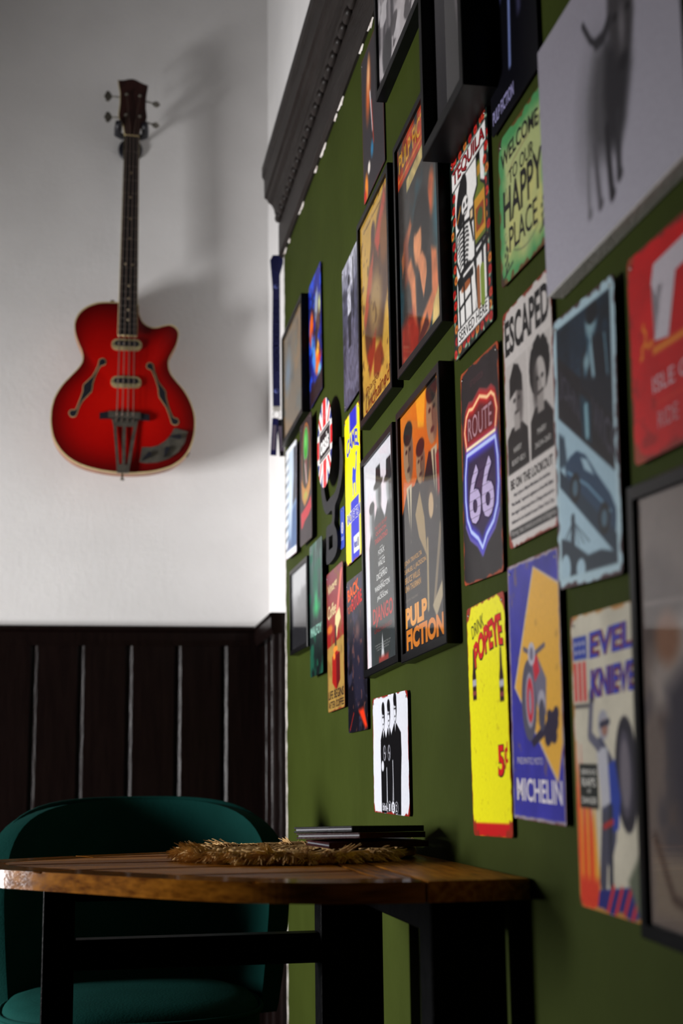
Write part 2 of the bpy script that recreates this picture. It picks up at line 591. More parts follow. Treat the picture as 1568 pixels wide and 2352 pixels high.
# ------------------------------------------------------------------ the room
def room():
    gy = 3.75
    # back wall, white above the wainscot
    tag(box('wall_back', (ROOM_L - REVEAL, ROOM_B, 0), (0.15, ROOM_B + 0.12, ROOM_H), 'white_wall'), kind='structure')
    # right wall: white plaster with the green skim coat proud of it
    tag(box('wall_right', (0.008, ROOM_F, 0), (0.15, ROOM_B, ROOM_H), 'white_wall'), kind='structure')
    bm = bmesh.new()
    rr = random.Random(3)
    zs = np.linspace(0, 2.36, 130)
    e = [gy + rr.uniform(-0.006, 0.003) for _ in zs]
    vs = []
    for zc, ye in zip(zs, e):
        vs.append((bm.verts.new((0, ROOM_F, zc)), bm.verts.new((0, ye - 0.010 - rr.uniform(0.004, 0.020) * (1.0 if zc < 1.3 else 0.35), zc)), bm.verts.new((0, ye - 0.006, zc)), bm.verts.new((0.0078, ye + 0.004, zc)), bm.verts.new((0.0078, ROOM_F, zc))))
    for a, b in zip(vs, vs[1:]):
        bm.faces.new((a[0], b[0], b[1], a[1]))
        for i_ in (1, 2):
            f = bm.faces.new((a[i_], b[i_], b[i_ + 1], a[i_ + 1]))
            f.material_index = 1
    bm.faces.new(vs[-1])
    g = bm_obj('wall_right_green', bm, 'green_wall')
    g.data.materials.append(M['plaster'])
    tag(g, kind='structure')
    tag(box('floor', (ROOM_L - REVEAL, ROOM_F - 0.1, -0.1), (0.15, ROOM_B + 0.12, 0), 'floor'), kind='structure')
    tag(box('ceiling', (ROOM_L - REVEAL, ROOM_F - 0.1, ROOM_H), (0.15, ROOM_B + 0.12, ROOM_H + 0.1), 'ceiling'), kind='structure')
    tag(box('wall_front', (ROOM_L - REVEAL, ROOM_F - 0.1, 0), (0.15, ROOM_F, ROOM_H), 'taupe'), kind='structure')
    # left wall with the window opening
    bm = bmesh.new()
    x0, x1 = ROOM_L - REVEAL, ROOM_L
    bm_box(bm, x0, ROOM_F, 0, x1, WIN[0], ROOM_H)
    bm_box(bm, x0, WIN[1], 0, x1, ROOM_B, ROOM_H)
    bm_box(bm, x0, WIN[0], 0, x1, WIN[1], WIN[2])
    bm_box(bm, x0, WIN[0], WIN[3], x1, WIN[1], ROOM_H)
    tag(bm_obj('wall_left', bm, 'taupe'), kind='structure')
    w = empty('window_1', (ROOM_L - REVEAL + 0.06, (WIN[0] + WIN[1]) / 2, WIN[2]), None, None)
    tag(w, kind='structure')
    hw, hh = (WIN[1] - WIN[0]) / 2, WIN[3] - WIN[2]
    for a, b in (((-0.02, -hw, 0), (0.02, -hw + 0.04, hh)), ((-0.02, hw - 0.04, 0), (0.02, hw, hh)),
                 ((-0.02, -hw + 0.04, 0), (0.02, hw - 0.04, 0.04)), ((-0.02, -hw + 0.04, hh - 0.04), (0.02, hw - 0.04, hh))):
        box('window_frame', a, b, 'white_wall', w, 0.004)
    # wainscot on the back wall: every board a piece
    zt = 1.305
    wn = empty('trim_1', (0, ROOM_B, 0), None, None)
    tag(wn, kind='structure')
    edges = [0.008, -0.127, -0.26, -0.399, -0.535, -0.666]
    while edges[-1] - 0.134 > ROOM_L:
        edges.append(edges[-1] - 0.134)
    edges.append(ROOM_L)
    for a, b in zip(edges, edges[1:]):
        g_ = 0.0012
        # slim boards with chamfered long edges
        xa, xb = b + g_, a - g_
        c = 0.009
        P = []
        for z in (0.1, zt - 0.052):
            P += [(xa, 0, z), (xa, -0.010, z), (xa + c, -0.018, z), (xb - c, -0.018, z), (xb, -0.010, z), (xb, 0, z)]
        F = [(i, (i + 1) % 6, 6 + (i + 1) % 6, 6 + i) for i in range(6)] + [(5, 4, 3, 2, 1, 0), (6, 7, 8, 9, 10, 11)]
        mesh_obj('board', P, F, 'dark_wood', wn)

    def run(name, prof, x0, x1, parent):
        P = [(x0, -d, z) for d, z in prof] + [(x1, -d, z) for d, z in prof]
        k = len(prof)
        F = [(i, (i + 1) % k, k + (i + 1) % k, k + i) for i in range(k)] + [tuple(range(k))[::-1], tuple(range(k, 2 * k))]
        return mesh_obj(name, P, F, 'dark_wood', parent)
    run('cap_rail', [(0, zt - 0.056), (0.020, zt - 0.056), (0.024, zt - 0.040), (0.024, zt - 0.018), (0.034, zt - 0.012), (0.036, zt - 0.004), (0.032, zt), (0, zt)], ROOM_L, 0.008, wn)
    run('skirting', [(0, 0), (0.026, 0), (0.026, 0.085), (0.018, 0.1), (0, 0.1)], ROOM_L, 0.008, wn)
    # return of the wainscot on the right wall, ending at the green coat
    wr = empty('trim_2', (0.008, 0, 0), None, None)
    tag(wr, kind='structure')

    def runy(name, prof, y0, y1, z_=0):
        P = [(-d, y0, z) for d, z in prof] + [(-d, y1, z) for d, z in prof]
        k = len(prof)
        F = [(i, (i + 1) % k, k + (i + 1) % k, k + i) for i in range(k)] + [tuple(range(k))[::-1], tuple(range(k, 2 * k))]
        return mesh_obj(name, P, F, 'dark_wood', wr)
    for ya, yb in ((gy + 0.06, gy + 0.19), (gy + 0.19, gy + 0.318), (gy + 0.318, ROOM_B - 0.012)):
        c, q = 0.009, 0.0012
        P = []
        for z in (0.1, zt - 0.052):
            P += [(0, ya + q, z), (-0.012, ya + q, z), (-0.020, ya + c, z), (-0.020, yb - c, z), (-0.012, yb - q, z), (0, yb - q, z)]
        F = [(i, (i + 1) % 6, 6 + (i + 1) % 6, 6 + i) for i in range(6)] + [(5, 4, 3, 2, 1, 0), (6, 7, 8, 9, 10, 11)]
        mesh_obj('board', P, F, 'dark_wood', wr)
    # end post with a stepped moulding
    P, F = [], []
    prof = [(0, gy + 0.006), (0.018, gy + 0.006), (0.022, gy + 0.012), (0.022, gy + 0.026), (0.034, gy + 0.030), (0.038, gy + 0.038), (0.034, gy + 0.050), (0.024, gy + 0.054), (0.024, gy + 0.06), (0, gy + 0.06)]
    for z in (0.0, zt - 0.05):
        P += [(-d, y, z) for d, y in prof]
    k = len(prof)
    F = [(i, (i + 1) % k, k + (i + 1) % k, k + i) for i in range(k)] + [tuple(range(k))[::-1], tuple(range(k, 2 * k))]
    mesh_obj('end_post', P, F, 'dark_wood', wr)
    runy('cap_rail', [(0, zt - 0.056), (0.040, zt - 0.056), (0.046, zt - 0.040), (0.046, zt - 0.012), (0.052, zt - 0.008), (0.050, zt - 0.002), (0.044, zt), (0, zt)], gy + 0.004, ROOM_B - 0.004)


room()


# ------------------------------------------------------------------ carved cornice above the green wall
def cornice():
    c = empty('trim_3', (0, 0, 2.303), None, None)
    tag(c, kind='structure')
    y0, y1 = ROOM_F + 0.01, 3.752

    def run(name, prof, a=y0, b=y1, mat='cornice_wood'):
        P = [(-d, a, z) for d, z in prof] + [(-d, b, z) for d, z in prof]
        k = len(prof)
        F = [(i, (i + 1) % k, k + (i + 1) % k, k + i) for i in range(k)] + [tuple(range(k))[::-1], tuple(range(k, 2 * k))]
        return mesh_obj(name, P, F, mat, c)
    run('fascia', [(-0.007, -0.002), (0.006, -0.002), (0.013, 0.006), (0.013, 0.094), (-0.007, 0.094)])
    run('bead_bed', [(-0.007, 0.0945), (0.011, 0.0945), (0.011, 0.120), (-0.007, 0.120)])
    og = [(-0.007, 0.1205), (0.020, 0.1205), (0.024, 0.128), (0.026, 0.140), (0.032, 0.152), (0.042, 0.160), (0.046, 0.168), (0.053, 0.172), (0.054, 0.225), (0.060, 0.235), (0.060, 0.262), (-0.007, 0.262)]
    run('crown_moulding', og)
    # egg shaped beads, one piece each
    prof = [(0.0026, -0.0270), (0.0085, -0.0235), (0.0118, -0.014), (0.0126, 0), (0.0118, 0.014), (0.0085, 0.0235), (0.0026, 0.0270)]
    first = None
    y = y1 - 0.03
    while y > 0.4:
        if first is None:
            first = lathe('bead', prof, 'cornice_wood', c, 10, 'y')
            first.location = (-0.0145, y, 0.107)
        else:
            o = data_obj('bead', first.data, c)
            o.location = (-0.0145, y, 0.107)
        y -= 0.060
    # chipped plaster along the lower edge
    rr = random.Random(11)
    vs, fs = [], []
    y = 3.72
    while y > 1.6:
        L = rr.uniform(0.02, 0.09)
        if rr.random() < 0.62:
            k0 = len(vs)
            ns = max(3, int(L / 0.008))
            for i in range(ns + 1):
                yy = y - L * i / ns
                f = math.sin(math.pi * i / ns) ** 0.5
                a_ = rr.uniform(0.001, 0.009) * f
                vs += [(-0.0042, yy, -0.0025), (-0.0016, yy, -0.003 - a_)]
            for i in range(ns):
                fs.append((k0 + 2 * i, k0 + 2 * i + 1, k0 + 2 * i + 3, k0 + 2 * i + 2))
        y -= L + rr.uniform(0.0, 0.05)
    o = mesh_obj('chipped_plaster', vs, fs, 'plaster', c)
    sm = o.modifiers.new('thickness', 'SOLIDIFY')
    sm.thickness = 0.0012


cornice()


# ------------------------------------------------------------------ tin signs and pictures on the green wall
RUST = (120, 38, 18)


def portrait(cv, cx, cy, s, skin, hair, cloth, dark=(20, 18, 18)):
    """a plain head-and-shoulders shape"""
    cv.ell(cx, cy + 0.19 * s, 0.16 * s, 0.10 * s, cloth)
    cv.rect(cx - 0.05 * s, cy + 0.05 * s, cx + 0.05 * s, cy + 0.13 * s, skin)
    cv.ell(cx, cy, 0.085 * s, 0.085 * s, skin)
    cv.ell(cx, cy - 0.055 * s, 0.095 * s, 0.045 * s, hair)


def art_tequila():
    w, h = 0.198, 0.303
    cv = Cv(w, h, 110, 190, (18, 30, 26), 5)
    K, Wh = (16, 16, 18), (232, 230, 226)
    cv.rect(0.12, 0.055, 0.90, 0.945, Wh)
    rs = random.Random(5)
    spots = [(0.06 + rs.uniform(-0.03, 0.04), y) for y in np.linspace(0.03, 0.97, 17)] + [(0.94 + rs.uniform(-0.04, 0.03), y) for y in np.linspace(0.03, 0.97, 19)]
    spots += [(x, 0.03 + rs.uniform(-0.008, 0.01)) for x in np.linspace(0.15, 0.85, 6)] + [(x, 0.965 + rs.uniform(-0.01, 0.012)) for x in np.linspace(0.15, 0.85, 7)]
    for i, (x, y) in enumerate(spots):
        cv.ell(x + rs.uniform(-0.05, 0.05), y + 0.02, 0.035, 0.008, (150, 190, 160) if i % 3 else (60, 110, 70), rot=rs.uniform(0, 180))
        cv.ell(x, y, 0.042, 0.021, [(214, 42, 34), (200, 60, 36), (214, 130, 50), (180, 30, 30)][i % 4])
        cv.ell(x, y, 0.018, 0.009, (120, 20, 20))
    cv.poly(((0.03, 0.065), (0.97, 0.055), (0.97, 0.165), (0.03, 0.175)), K)
    cv.poly(((0.05, 0.073), (0.95, 0.063), (0.95, 0.157), (0.05, 0.167)), Wh)
    cv.rect(0.08, 0.865, 0.93, 0.95, K)
    cv.rect(0.10, 0.872, 0.91, 0.943, Wh)
    # bottle
    cv.poly(((0.70, 0.16), (0.80, 0.16), (0.80, 0.30), (0.92, 0.34), (0.92, 0.59), (0.60, 0.59), (0.60, 0.34), (0.70, 0.30)), K)
    cv.poly(((0.73, 0.20), (0.79, 0.20), (0.79, 0.31), (0.89, 0.35), (0.89, 0.57), (0.63, 0.57), (0.63, 0.35), (0.73, 0.31)), (96, 110, 34))
    cv.rect(0.72, 0.22, 0.80, 0.27, (176, 130, 40))
    cv.rect(0.63, 0.36, 0.89, 0.55, (196, 140, 40))
    cv.rect(0.66, 0.41, 0.86, 0.52, (140, 60, 30))
    cv.ell(0.76, 0.465, 0.07, 0.04, (60, 90, 40))
    # bar top and stools
    cv.poly(((0.42, 0.625), (0.97, 0.585), (0.97, 0.615), (0.42, 0.655)), K)
    for x in (0.62, 0.80, 0.90):
        cv.line(((x, 0.60), (x, 0.86)), 0.05, K)
    cv.line(((0.78, 0.72), (0.78, 0.86)), 0.10, (120, 140, 50))
    cv.line(((0.68, 0.70), (0.68, 0.86)), 0.07, (150, 90, 50))
    # skeleton
    cv.ell(0.30, 0.275, 0.20, 0.085, K, rot=-58)
    cv.line(((0.17, 0.35), (0.26, 0.30), (0.40, 0.215)), 0.022, (190, 130, 50))
    cv.ell(0.33, 0.235, 0.10, 0.05, K, rot=-50)
    cv.ell(0.37, 0.315, 0.105, 0.052, K)
    cv.ell(0.385, 0.315, 0.088, 0.044, Wh)
    for ex in (0.36, 0.44):
        cv.ell(ex, 0.308, 0.024, 0.013, K)
    cv.line(((0.36, 0.343), (0.45, 0.343)), 0.02, K)
    cv.line(((0.34, 0.36), (0.33, 0.62)), 0.05, K)
    for i in range(8):
        y = 0.425 + 0.022 * i
        ww = 0.15 - 0.010 * abs(i - 2)
        cv.line(((0.32 - ww, y + 0.012), (0.32 - ww * 0.6, y), (0.32, y + 0.004), (0.32 + ww * 0.6, y), (0.32 + ww, y + 0.012)), 0.017, K)
    cv.line(((0.16, 0.41), (0.33, 0.395), (0.50, 0.41)), 0.03, K)
    cv.line(((0.50, 0.41), (0.58, 0.53), (0.54, 0.44)), 0.028, K)
    cv.line(((0.15, 0.41), (0.13, 0.54), (0.22, 0.62), (0.42, 0.60)), 0.03, K)
    cv.rect(0.50, 0.37, 0.60, 0.44, K)
    cv.rect(0.52, 0.38, 0.58, 0.42, (214, 190, 150))
    cv.poly(((0.12, 0.63), (0.45, 0.60), (0.62, 0.64), (0.55, 0.69), (0.16, 0.69)), K)
    cv.line(((0.30, 0.64), (0.56, 0.64), (0.60, 0.78), (0.62, 0.86)), 0.025, Wh)
    cv.ell(0.36, 0.70, 0.13, 0.02, (150, 80, 40))
    for x in (0.16, 0.30, 0.48):
        cv.line(((x, 0.66), (x + 0.02, 0.86)), 0.035, K)
    cv.line(((0.16, 0.78), (0.50, 0.76)), 0.025, K)
    t = tin_sign('tin_sign', 'white tin sign with a skeleton in a sombrero and a flower border', 1.808, 1.603, w, h, -0.2, 0.004, cv, 'tin_dark')
    n = t['n']
    letters(t, 'TEQUILA', 0.505, 0.116, 0.86, 0.088, (24, 10, 10), w, h, n, 0.035)
    letters(t, 'TEQUILA', 0.50, 0.114, 0.84, 0.080, (150, 22, 30), w, h, n + 0.0002, 0.015)
    letters(t, 'SERVED HERE', 0.505, 0.907, 0.74, 0.05, (20, 18, 20), w, h, n, 0.01)


def art_welcome():
    w, h = 0.203, 0.195
    cv = Cv(w, h, 90, 110, (168, 178, 120), 9)
    cv.blotch((196, 190, 116), 4, 0.45, 0.3, 0.8)
    d = np.minimum(np.minimum(cv.X, 1 - cv.X), np.minimum(cv.Y, 1 - cv.Y))
    cv.bl(np.clip((0.16 + 0.16 * (cv.fbm(6) - 0.5) - d) / 0.12, 0, 1), (70, 140, 84))
    cv.edge((96, 66, 30), 0.015, 0.05, 12)
    cv.corner_wear((60, 36, 24), 0.10)
    G = (90, 96, 74)
    for k in range(2):
        cv.line([(0.10 + 0.03 * k + 0.01 * i, 0.44 - 0.05 * math.sin(i) - 0.03 * k + 0.006 * i) for i in range(8)], 0.008, G)
        cv.line([(0.78 + 0.02 * i, 0.20 + 0.02 * k - 0.012 * i + 0.02 * math.sin(i)) for i in range(8)], 0.008, G)
    cv.line(((0.18, 0.30), (0.32, 0.24), (0.62, 0.20), (0.66, 0.18)), 0.009, (130, 110, 80))
    cv.line([(0.28 + 0.06 * i, 0.885 - 0.010 * (i - 4) ** 2 * 0.35) for i in range(9)], 0.008, G)
    for x, y in ((0.12, 0.70), (0.88, 0.52), (0.90, 0.66)):
        cv.line([(x + 0.03 * math.cos(a), y + 0.03 * math.sin(a)) for a in np.linspace(0, 5, 10)], 0.008, G)
    for x, y in ((0.13, 0.84), (0.86, 0.78)):
        for i in range(9):
            cv.ell(x + 0.03 * math.sin(i * 2.3), y + 0.02 * i - 0.07, 0.016, 0.016, (24, 30, 24))
        cv.line(((x - 0.08, y + 0.12), (x + 0.12, y + 0.06)), 0.014, (24, 30, 24))
    t = tin_sign('tin_sign', 'pale green tin sign welcoming guests to a happy place', 1.563, 1.572, w, h, -2.0, 0.004, cv)
    n, K = t['n'], (26, 24, 26)
    letters(t, 'WELCOME', 0.43, 0.155, 0.76, 0.115, K, w, h, n, 0.02, warp=lambda u, v: (u, v - 1.1 * u * u + 0.12))
    letters(t, 'TO OUR', 0.46, 0.315, 0.50, 0.10, K, w, h, n, 0.01, warp=lambda u, v: (u, v - 0.5 * u * u))
    letters(t, 'HAPPY', 0.47, 0.50, 0.78, 0.245, K, w, h, n, 0.02)
    letters(t, 'PLACE', 0.47, 0.74, 0.56, 0.17, K, w, h, n, 0.01)


def art_escaped():
    w, h = 0.190, 0.300
    cv = Cv(w, h, 100, 190, (196, 190, 186), 12)
    cv.rect(0.03, 0.235, 0.485, 0.695, (182, 176, 172))
    cv.rect(0.515, 0.235, 0.97, 0.695, (182, 176, 172))
    K = (18, 17, 18)
    # first portrait: knitted cap
    cv.poly(((0.03, 0.695), (0.03, 0.545), (0.13, 0.51), (0.36, 0.51), (0.47, 0.55), (0.485, 0.695)), K)
    cv.ell(0.25, 0.40, 0.125, 0.105, (176, 170, 166))
    cv.ell(0.315, 0.42, 0.07, 0.10, (90, 84, 82), 0.06)
    cv.rect(0.19, 0.46, 0.31, 0.53, (150, 144, 140))
    cv.poly(((0.10, 0.385), (0.11, 0.30), (0.21, 0.245), (0.31, 0.265), (0.38, 0.32), (0.38, 0.385), (0.25, 0.365)), K)
    for x in (0.205, 0.30):
        cv.ell(x, 0.402, 0.026, 0.009, K)
    cv.line(((0.21, 0.455), (0.29, 0.455)), 0.02, (60, 54, 52))
    cv.line(((0.255, 0.41), (0.26, 0.435)), 0.016, (96, 90, 88))
    # second portrait: curly hair
    cv.poly(((0.515, 0.695), (0.53, 0.545), (0.62, 0.50), (0.84, 0.50), (0.97, 0.56), (0.97, 0.695)), K)
    rs = random.Random(2)
    for i in range(34):
        a = rs.uniform(0, 6.28)
        cv.ell(0.735 + 0.155 * math.cos(a), 0.345 + 0.095 * math.sin(a), 0.05, 0.03, K)
    cv.ell(0.735, 0.345, 0.15, 0.09, K)
    cv.ell(0.735, 0.405, 0.115, 0.095, (170, 164, 160))
    cv.ell(0.65, 0.41, 0.05, 0.09, (60, 56, 55), 0.06)
    cv.rect(0.68, 0.46, 0.80, 0.53, (140, 134, 130))
    for x in (0.695, 0.785):
        cv.ell(x, 0.392, 0.026, 0.009, K)
    cv.line(((0.69, 0.452), (0.79, 0.448)), 0.022, (50, 45, 44))
    cv.line(((0.74, 0.40), (0.745, 0.43)), 0.016, (90, 84, 82))
    cv.rect(0.485, 0.235, 0.515, 0.695, (196, 190, 186))
    cv.rect(0.03, 0.925, 0.97, 0.965, (32, 30, 32))
    cv.edge(RUST, 0.012, 0.028, 10)
    cv.corner_wear((140, 40, 20), 0.09)
    t = tin_sign('tin_sign', 'white tin sign of two black and white mugshots under heavy capitals', 1.575, 1.291, w, h, -0.6, 0.004, cv)
    n, kk = t['n'], (20, 18, 20)
    letters(t, 'ESCAPED', 0.50, 0.118, 0.92, 0.155, kk, w, h, n, 0.03)
    letters(t, 'HARRY', 0.245, 0.605, 0.17, 0.024, (190, 186, 182), w, h, n)
    letters(t, '8307-821', 0.255, 0.655, 0.28, 0.022, (190, 186, 182), w, h, n)
    letters(t, 'MARV', 0.745, 0.600, 0.17, 0.024, (190, 186, 182), w, h, n)
    letters(t, '3654-260', 0.755, 0.650, 0.30, 0.022, (190, 186, 182), w, h, n)
    letters(t, 'BE ON THE LOOKOUT', 0.50, 0.742, 0.86, 0.042, kk, w, h, n, 0.03)
    for i, s in enumerate(('Harry Lyme or Marvin Merchants, the notorious', '"Wet Bandits," captured in nightmare at Kevin McCallister', 'have staged a daring escape from a Chicago prison and are', 'believed to be headed toward New York City.')):
        letters(t, s, 0.50, 0.790 + 0.036 * i, 0.86 if i else 0.74, 0.022, (50, 48, 60), w, h, n, 0.012)
    letters(t, 'Warning: these criminals are armed and dangerous', 0.50, 0.945, 0.90, 0.03, (190, 186, 182), w, h, n)


def art_shield():
    w, h = 0.188, 0.299
    cv = Cv(w, h, 110, 200, (30, 24, 27), 4)
    cv.mottle(0.25, 6)
    top = [(0.14, 0.225), (0.22, 0.200), (0.32, 0.207), (0.42, 0.190), (0.51, 0.175), (0.60, 0.190), (0.70, 0.207), (0.80, 0.200), (0.88, 0.225), (0.93, 0.29), (0.88, 0.38), (0.14, 0.38), (0.09, 0.29)]
    bot = [(0.14, 0.405), (0.88, 0.405), (0.93, 0.50), (0.935, 0.61), (0.90, 0.70), (0.80, 0.765), (0.62, 0.81), (0.51, 0.86), (0.40, 0.81), (0.22, 0.765), (0.12, 0.70), (0.085, 0.61), (0.09, 0.50)]
    cv.poly(top, (120, 16, 22), 0.10)
    cv.poly(bot, (40, 20, 96), 0.16)
    cv.poly(top, (92, 12, 18))
    cv.poly(bot, (26, 14, 58))
    cv.ell(0.5, 0.60, 0.30, 0.13, (60, 24, 70), 0.3)
    cv.line([(x, y - 0.028) for x, y in top[:9]], 0.035, (104, 56, 60))
    cv.line([(0.5 + (x - 0.5) * 1.1, y + 0.03) for x, y in bot[4:11]], 0.030, (104, 90, 150))
    cv.line(top + top[:1], 0.075, (214, 28, 28), 0.06)
    cv.line(top + top[:1], 0.026, (255, 205, 150))
    cv.line(bot + bot[:1], 0.085, (70, 66, 220), 0.07)
    cv.line(bot + bot[:1], 0.030, (190, 208, 255))
    cv.line(((0.14, 0.379), (0.88, 0.379)), 0.022, (255, 236, 190))
    cv.edge((150, 60, 24), 0.010, 0.026, 12)
    cv.corner_wear((170, 66, 24), 0.07)
    t = tin_sign('tin_sign', 'black tin sign with a red and blue neon highway shield', 1.791, 1.272, w, h, -1.8, 0.004, cv)
    n = t['n']
    letters(t, 'ROUTE', 0.50, 0.292, 0.62, 0.105, (176, 130, 140), w, h, n, 0.0)
    letters(t, '66', 0.51, 0.605, 0.68, 0.285, (40, 20, 70), w, h, n, 0.05)
    letters(t, '66', 0.51, 0.605, 0.64, 0.268, (192, 176, 216), w, h, n + 0.0002, 0.02)
    # mortar lines over the numerals like a painted brick wall
    for k in range(6):
        yy = 0.51 + 0.04 * k
        mesh_obj('painted_line', [((x - 0.5) * w, (0.5 - yy + dy) * h, n + 0.0004) for x, dy in ((0.19, 0), (0.81, 0), (0.81, 0.002), (0.19, 0.002))], [(0, 1, 2, 3)], flat_ink((60, 40, 80)), t)
    letters(t, 'GET YOUR KICKS ON', 0.44, 0.085, 0.34, 0.03, (96, 66, 70), w, h, n)


def art_yellow_drink():
    w, h = 0.180, 0.302
    cv = Cv(w, h, 100, 180, (232, 226, 24), 8)
    cv.blotch((196, 180, 24), 24, 0.74, 0.06, 0.6, 36)
    cv.rect(0, 0.945, 1, 1, (196, 28, 30))
    # the two bottles
    for bx, y0 in ((0.16, 0.19), (0.865, 0.225)):
        K = (46, 24, 26)
        cv.poly(((bx - 0.018, y0), (bx + 0.018, y0), (bx + 0.030, y0 + 0.08), (bx + 0.052, y0 + 0.12), (bx + 0.052, y0 + 0.225), (bx - 0.052, y0 + 0.225), (bx - 0.052, y0 + 0.12), (bx - 0.030, y0 + 0.08)), K)
        cv.rect(bx - 0.05, y0 + 0.135, bx + 0.05, y0 + 0.165, (170, 170, 180))
        cv.rect(bx - 0.05, y0 + 0.185, bx + 0.05, y0 + 0.205, (130, 60, 60))
    cv.edge((150, 52, 26), 0.006, 0.018, 16)
    cv.corner_wear((150, 46, 30), 0.14)
    t = tin_sign('tin_sign', 'bright yellow tin sign advertising a five cent bottled drink', 1.791, 0.943, w, h, 1.0, 0.004, cv)
    n = t['n']
    letters(t, 'DRINK', 0.30, 0.098, 0.34, 0.060, (24, 20, 22), w, h, n, 0.0, rot=12)
    letters(t, 'POPEYE', 0.555, 0.178, 0.76, 0.132, (30, 12, 14), w, h, n, 0.05, rot=10, warp=lambda u, v: (u, v * (1 + 0.25 * u) - 0.9 * u * u + 0.1))
    letters(t, 'POPEYE', 0.55, 0.175, 0.74, 0.122, (206, 22, 26), w, h, n + 0.0002, 0.035, rot=10, warp=lambda u, v: (u, v * (1 + 0.25 * u) - 0.9 * u * u + 0.1))
    letters(t, '5', 0.79, 0.692, 0.17, 0.135, (40, 12, 14), w, h, n, 0.05)
    letters(t, '5', 0.785, 0.690, 0.15, 0.125, (206, 22, 26), w, h, n + 0.0002, 0.03)
    letters(t, '¢', 0.915, 0.672, 0.09, 0.11, (190, 22, 26), w, h, n, 0.02)


def art_motor_tyre():
    w, h = 0.193, 0.303
    cv = Cv(w, h, 100, 180, (58, 56, 150), 6)
    cv.mottle(0.18, 5)
    Y = (216, 164, 66)
    cv.poly(((0.525, 0.035), (1.0, 0.13), (0.985, 0.70), (0.88, 0.855), (0.085, 0.49)), (196, 178, 150))
    cv.poly(((0.54, 0.045), (1.0, 0.14), (0.985, 0.70), (0.88, 0.84), (0.11, 0.49)), Y)
    cv.blotch((150, 116, 60), 12, 0.72, 0.1, 0.4, 16)
    # motorcycle seen from the front, leaning, with its shadow
    for bx, by, br in ((0.76, 0.66, 0.09), (0.84, 0.63, 0.08), (0.88, 0.60, 0.05), (0.72, 0.69, 0.06), (0.83, 0.68, 0.06), (0.76, 0.61, 0.05)):
        cv.ell(bx, by, br, br * 0.5, (50, 44, 62))
    cv.poly(((0.40, 0.70), (0.66, 0.635), (0.72, 0.67), (0.44, 0.725)), (50, 44, 62))
    G = (108, 104, 122)
    cv.ell(0.38, 0.545, 0.15, 0.155, (84, 82, 98))
    cv.ell(0.395, 0.545, 0.085, 0.105, (150, 146, 160))
    cv.ell(0.40, 0.545, 0.065, 0.085, (190, 46, 60))
    cv.ell(0.40, 0.55, 0.03, 0.05, (140, 134, 150))
    cv.poly(((0.44, 0.40), (0.56, 0.38), (0.72, 0.47), (0.70, 0.60), (0.60, 0.63), (0.52, 0.54)), G)
    cv.poly(((0.46, 0.385), (0.55, 0.365), (0.60, 0.44), (0.50, 0.48)), (190, 46, 60))
    cv.ell(0.62, 0.56, 0.07, 0.05, (160, 156, 168))
    cv.line(((0.30, 0.345), (0.48, 0.375), (0.70, 0.345)), 0.03, (90, 86, 104))
    cv.ell(0.45, 0.37, 0.07, 0.045, (176, 172, 182))
    cv.ell(0.45, 0.37, 0.035, 0.025, (110, 106, 124))
    cv.ell(0.62, 0.605, 0.06, 0.06, (74, 72, 88))
    cv.edge((150, 140, 150), 0.020, 0.012, 14)
    cv.edge((96, 46, 46), 0.003, 0.016, 12)
    t = tin_sign('tin_sign', 'blue tin sign with a yellow slanted square and a motorcycle', 1.585, 0.967, w, h, -1.4, 0.006, cv, 'tin_dark', r=0.003)
    n = t['n']
    letters(t, 'PNEUMATICI MOTO', 0.36, 0.775, 0.50, 0.026, (190, 184, 200), w, h, n)
    letters(t, 'MICHELIN', 0.515, 0.885, 0.86, 0.088, (206, 200, 210), w, h, n, 0.02)


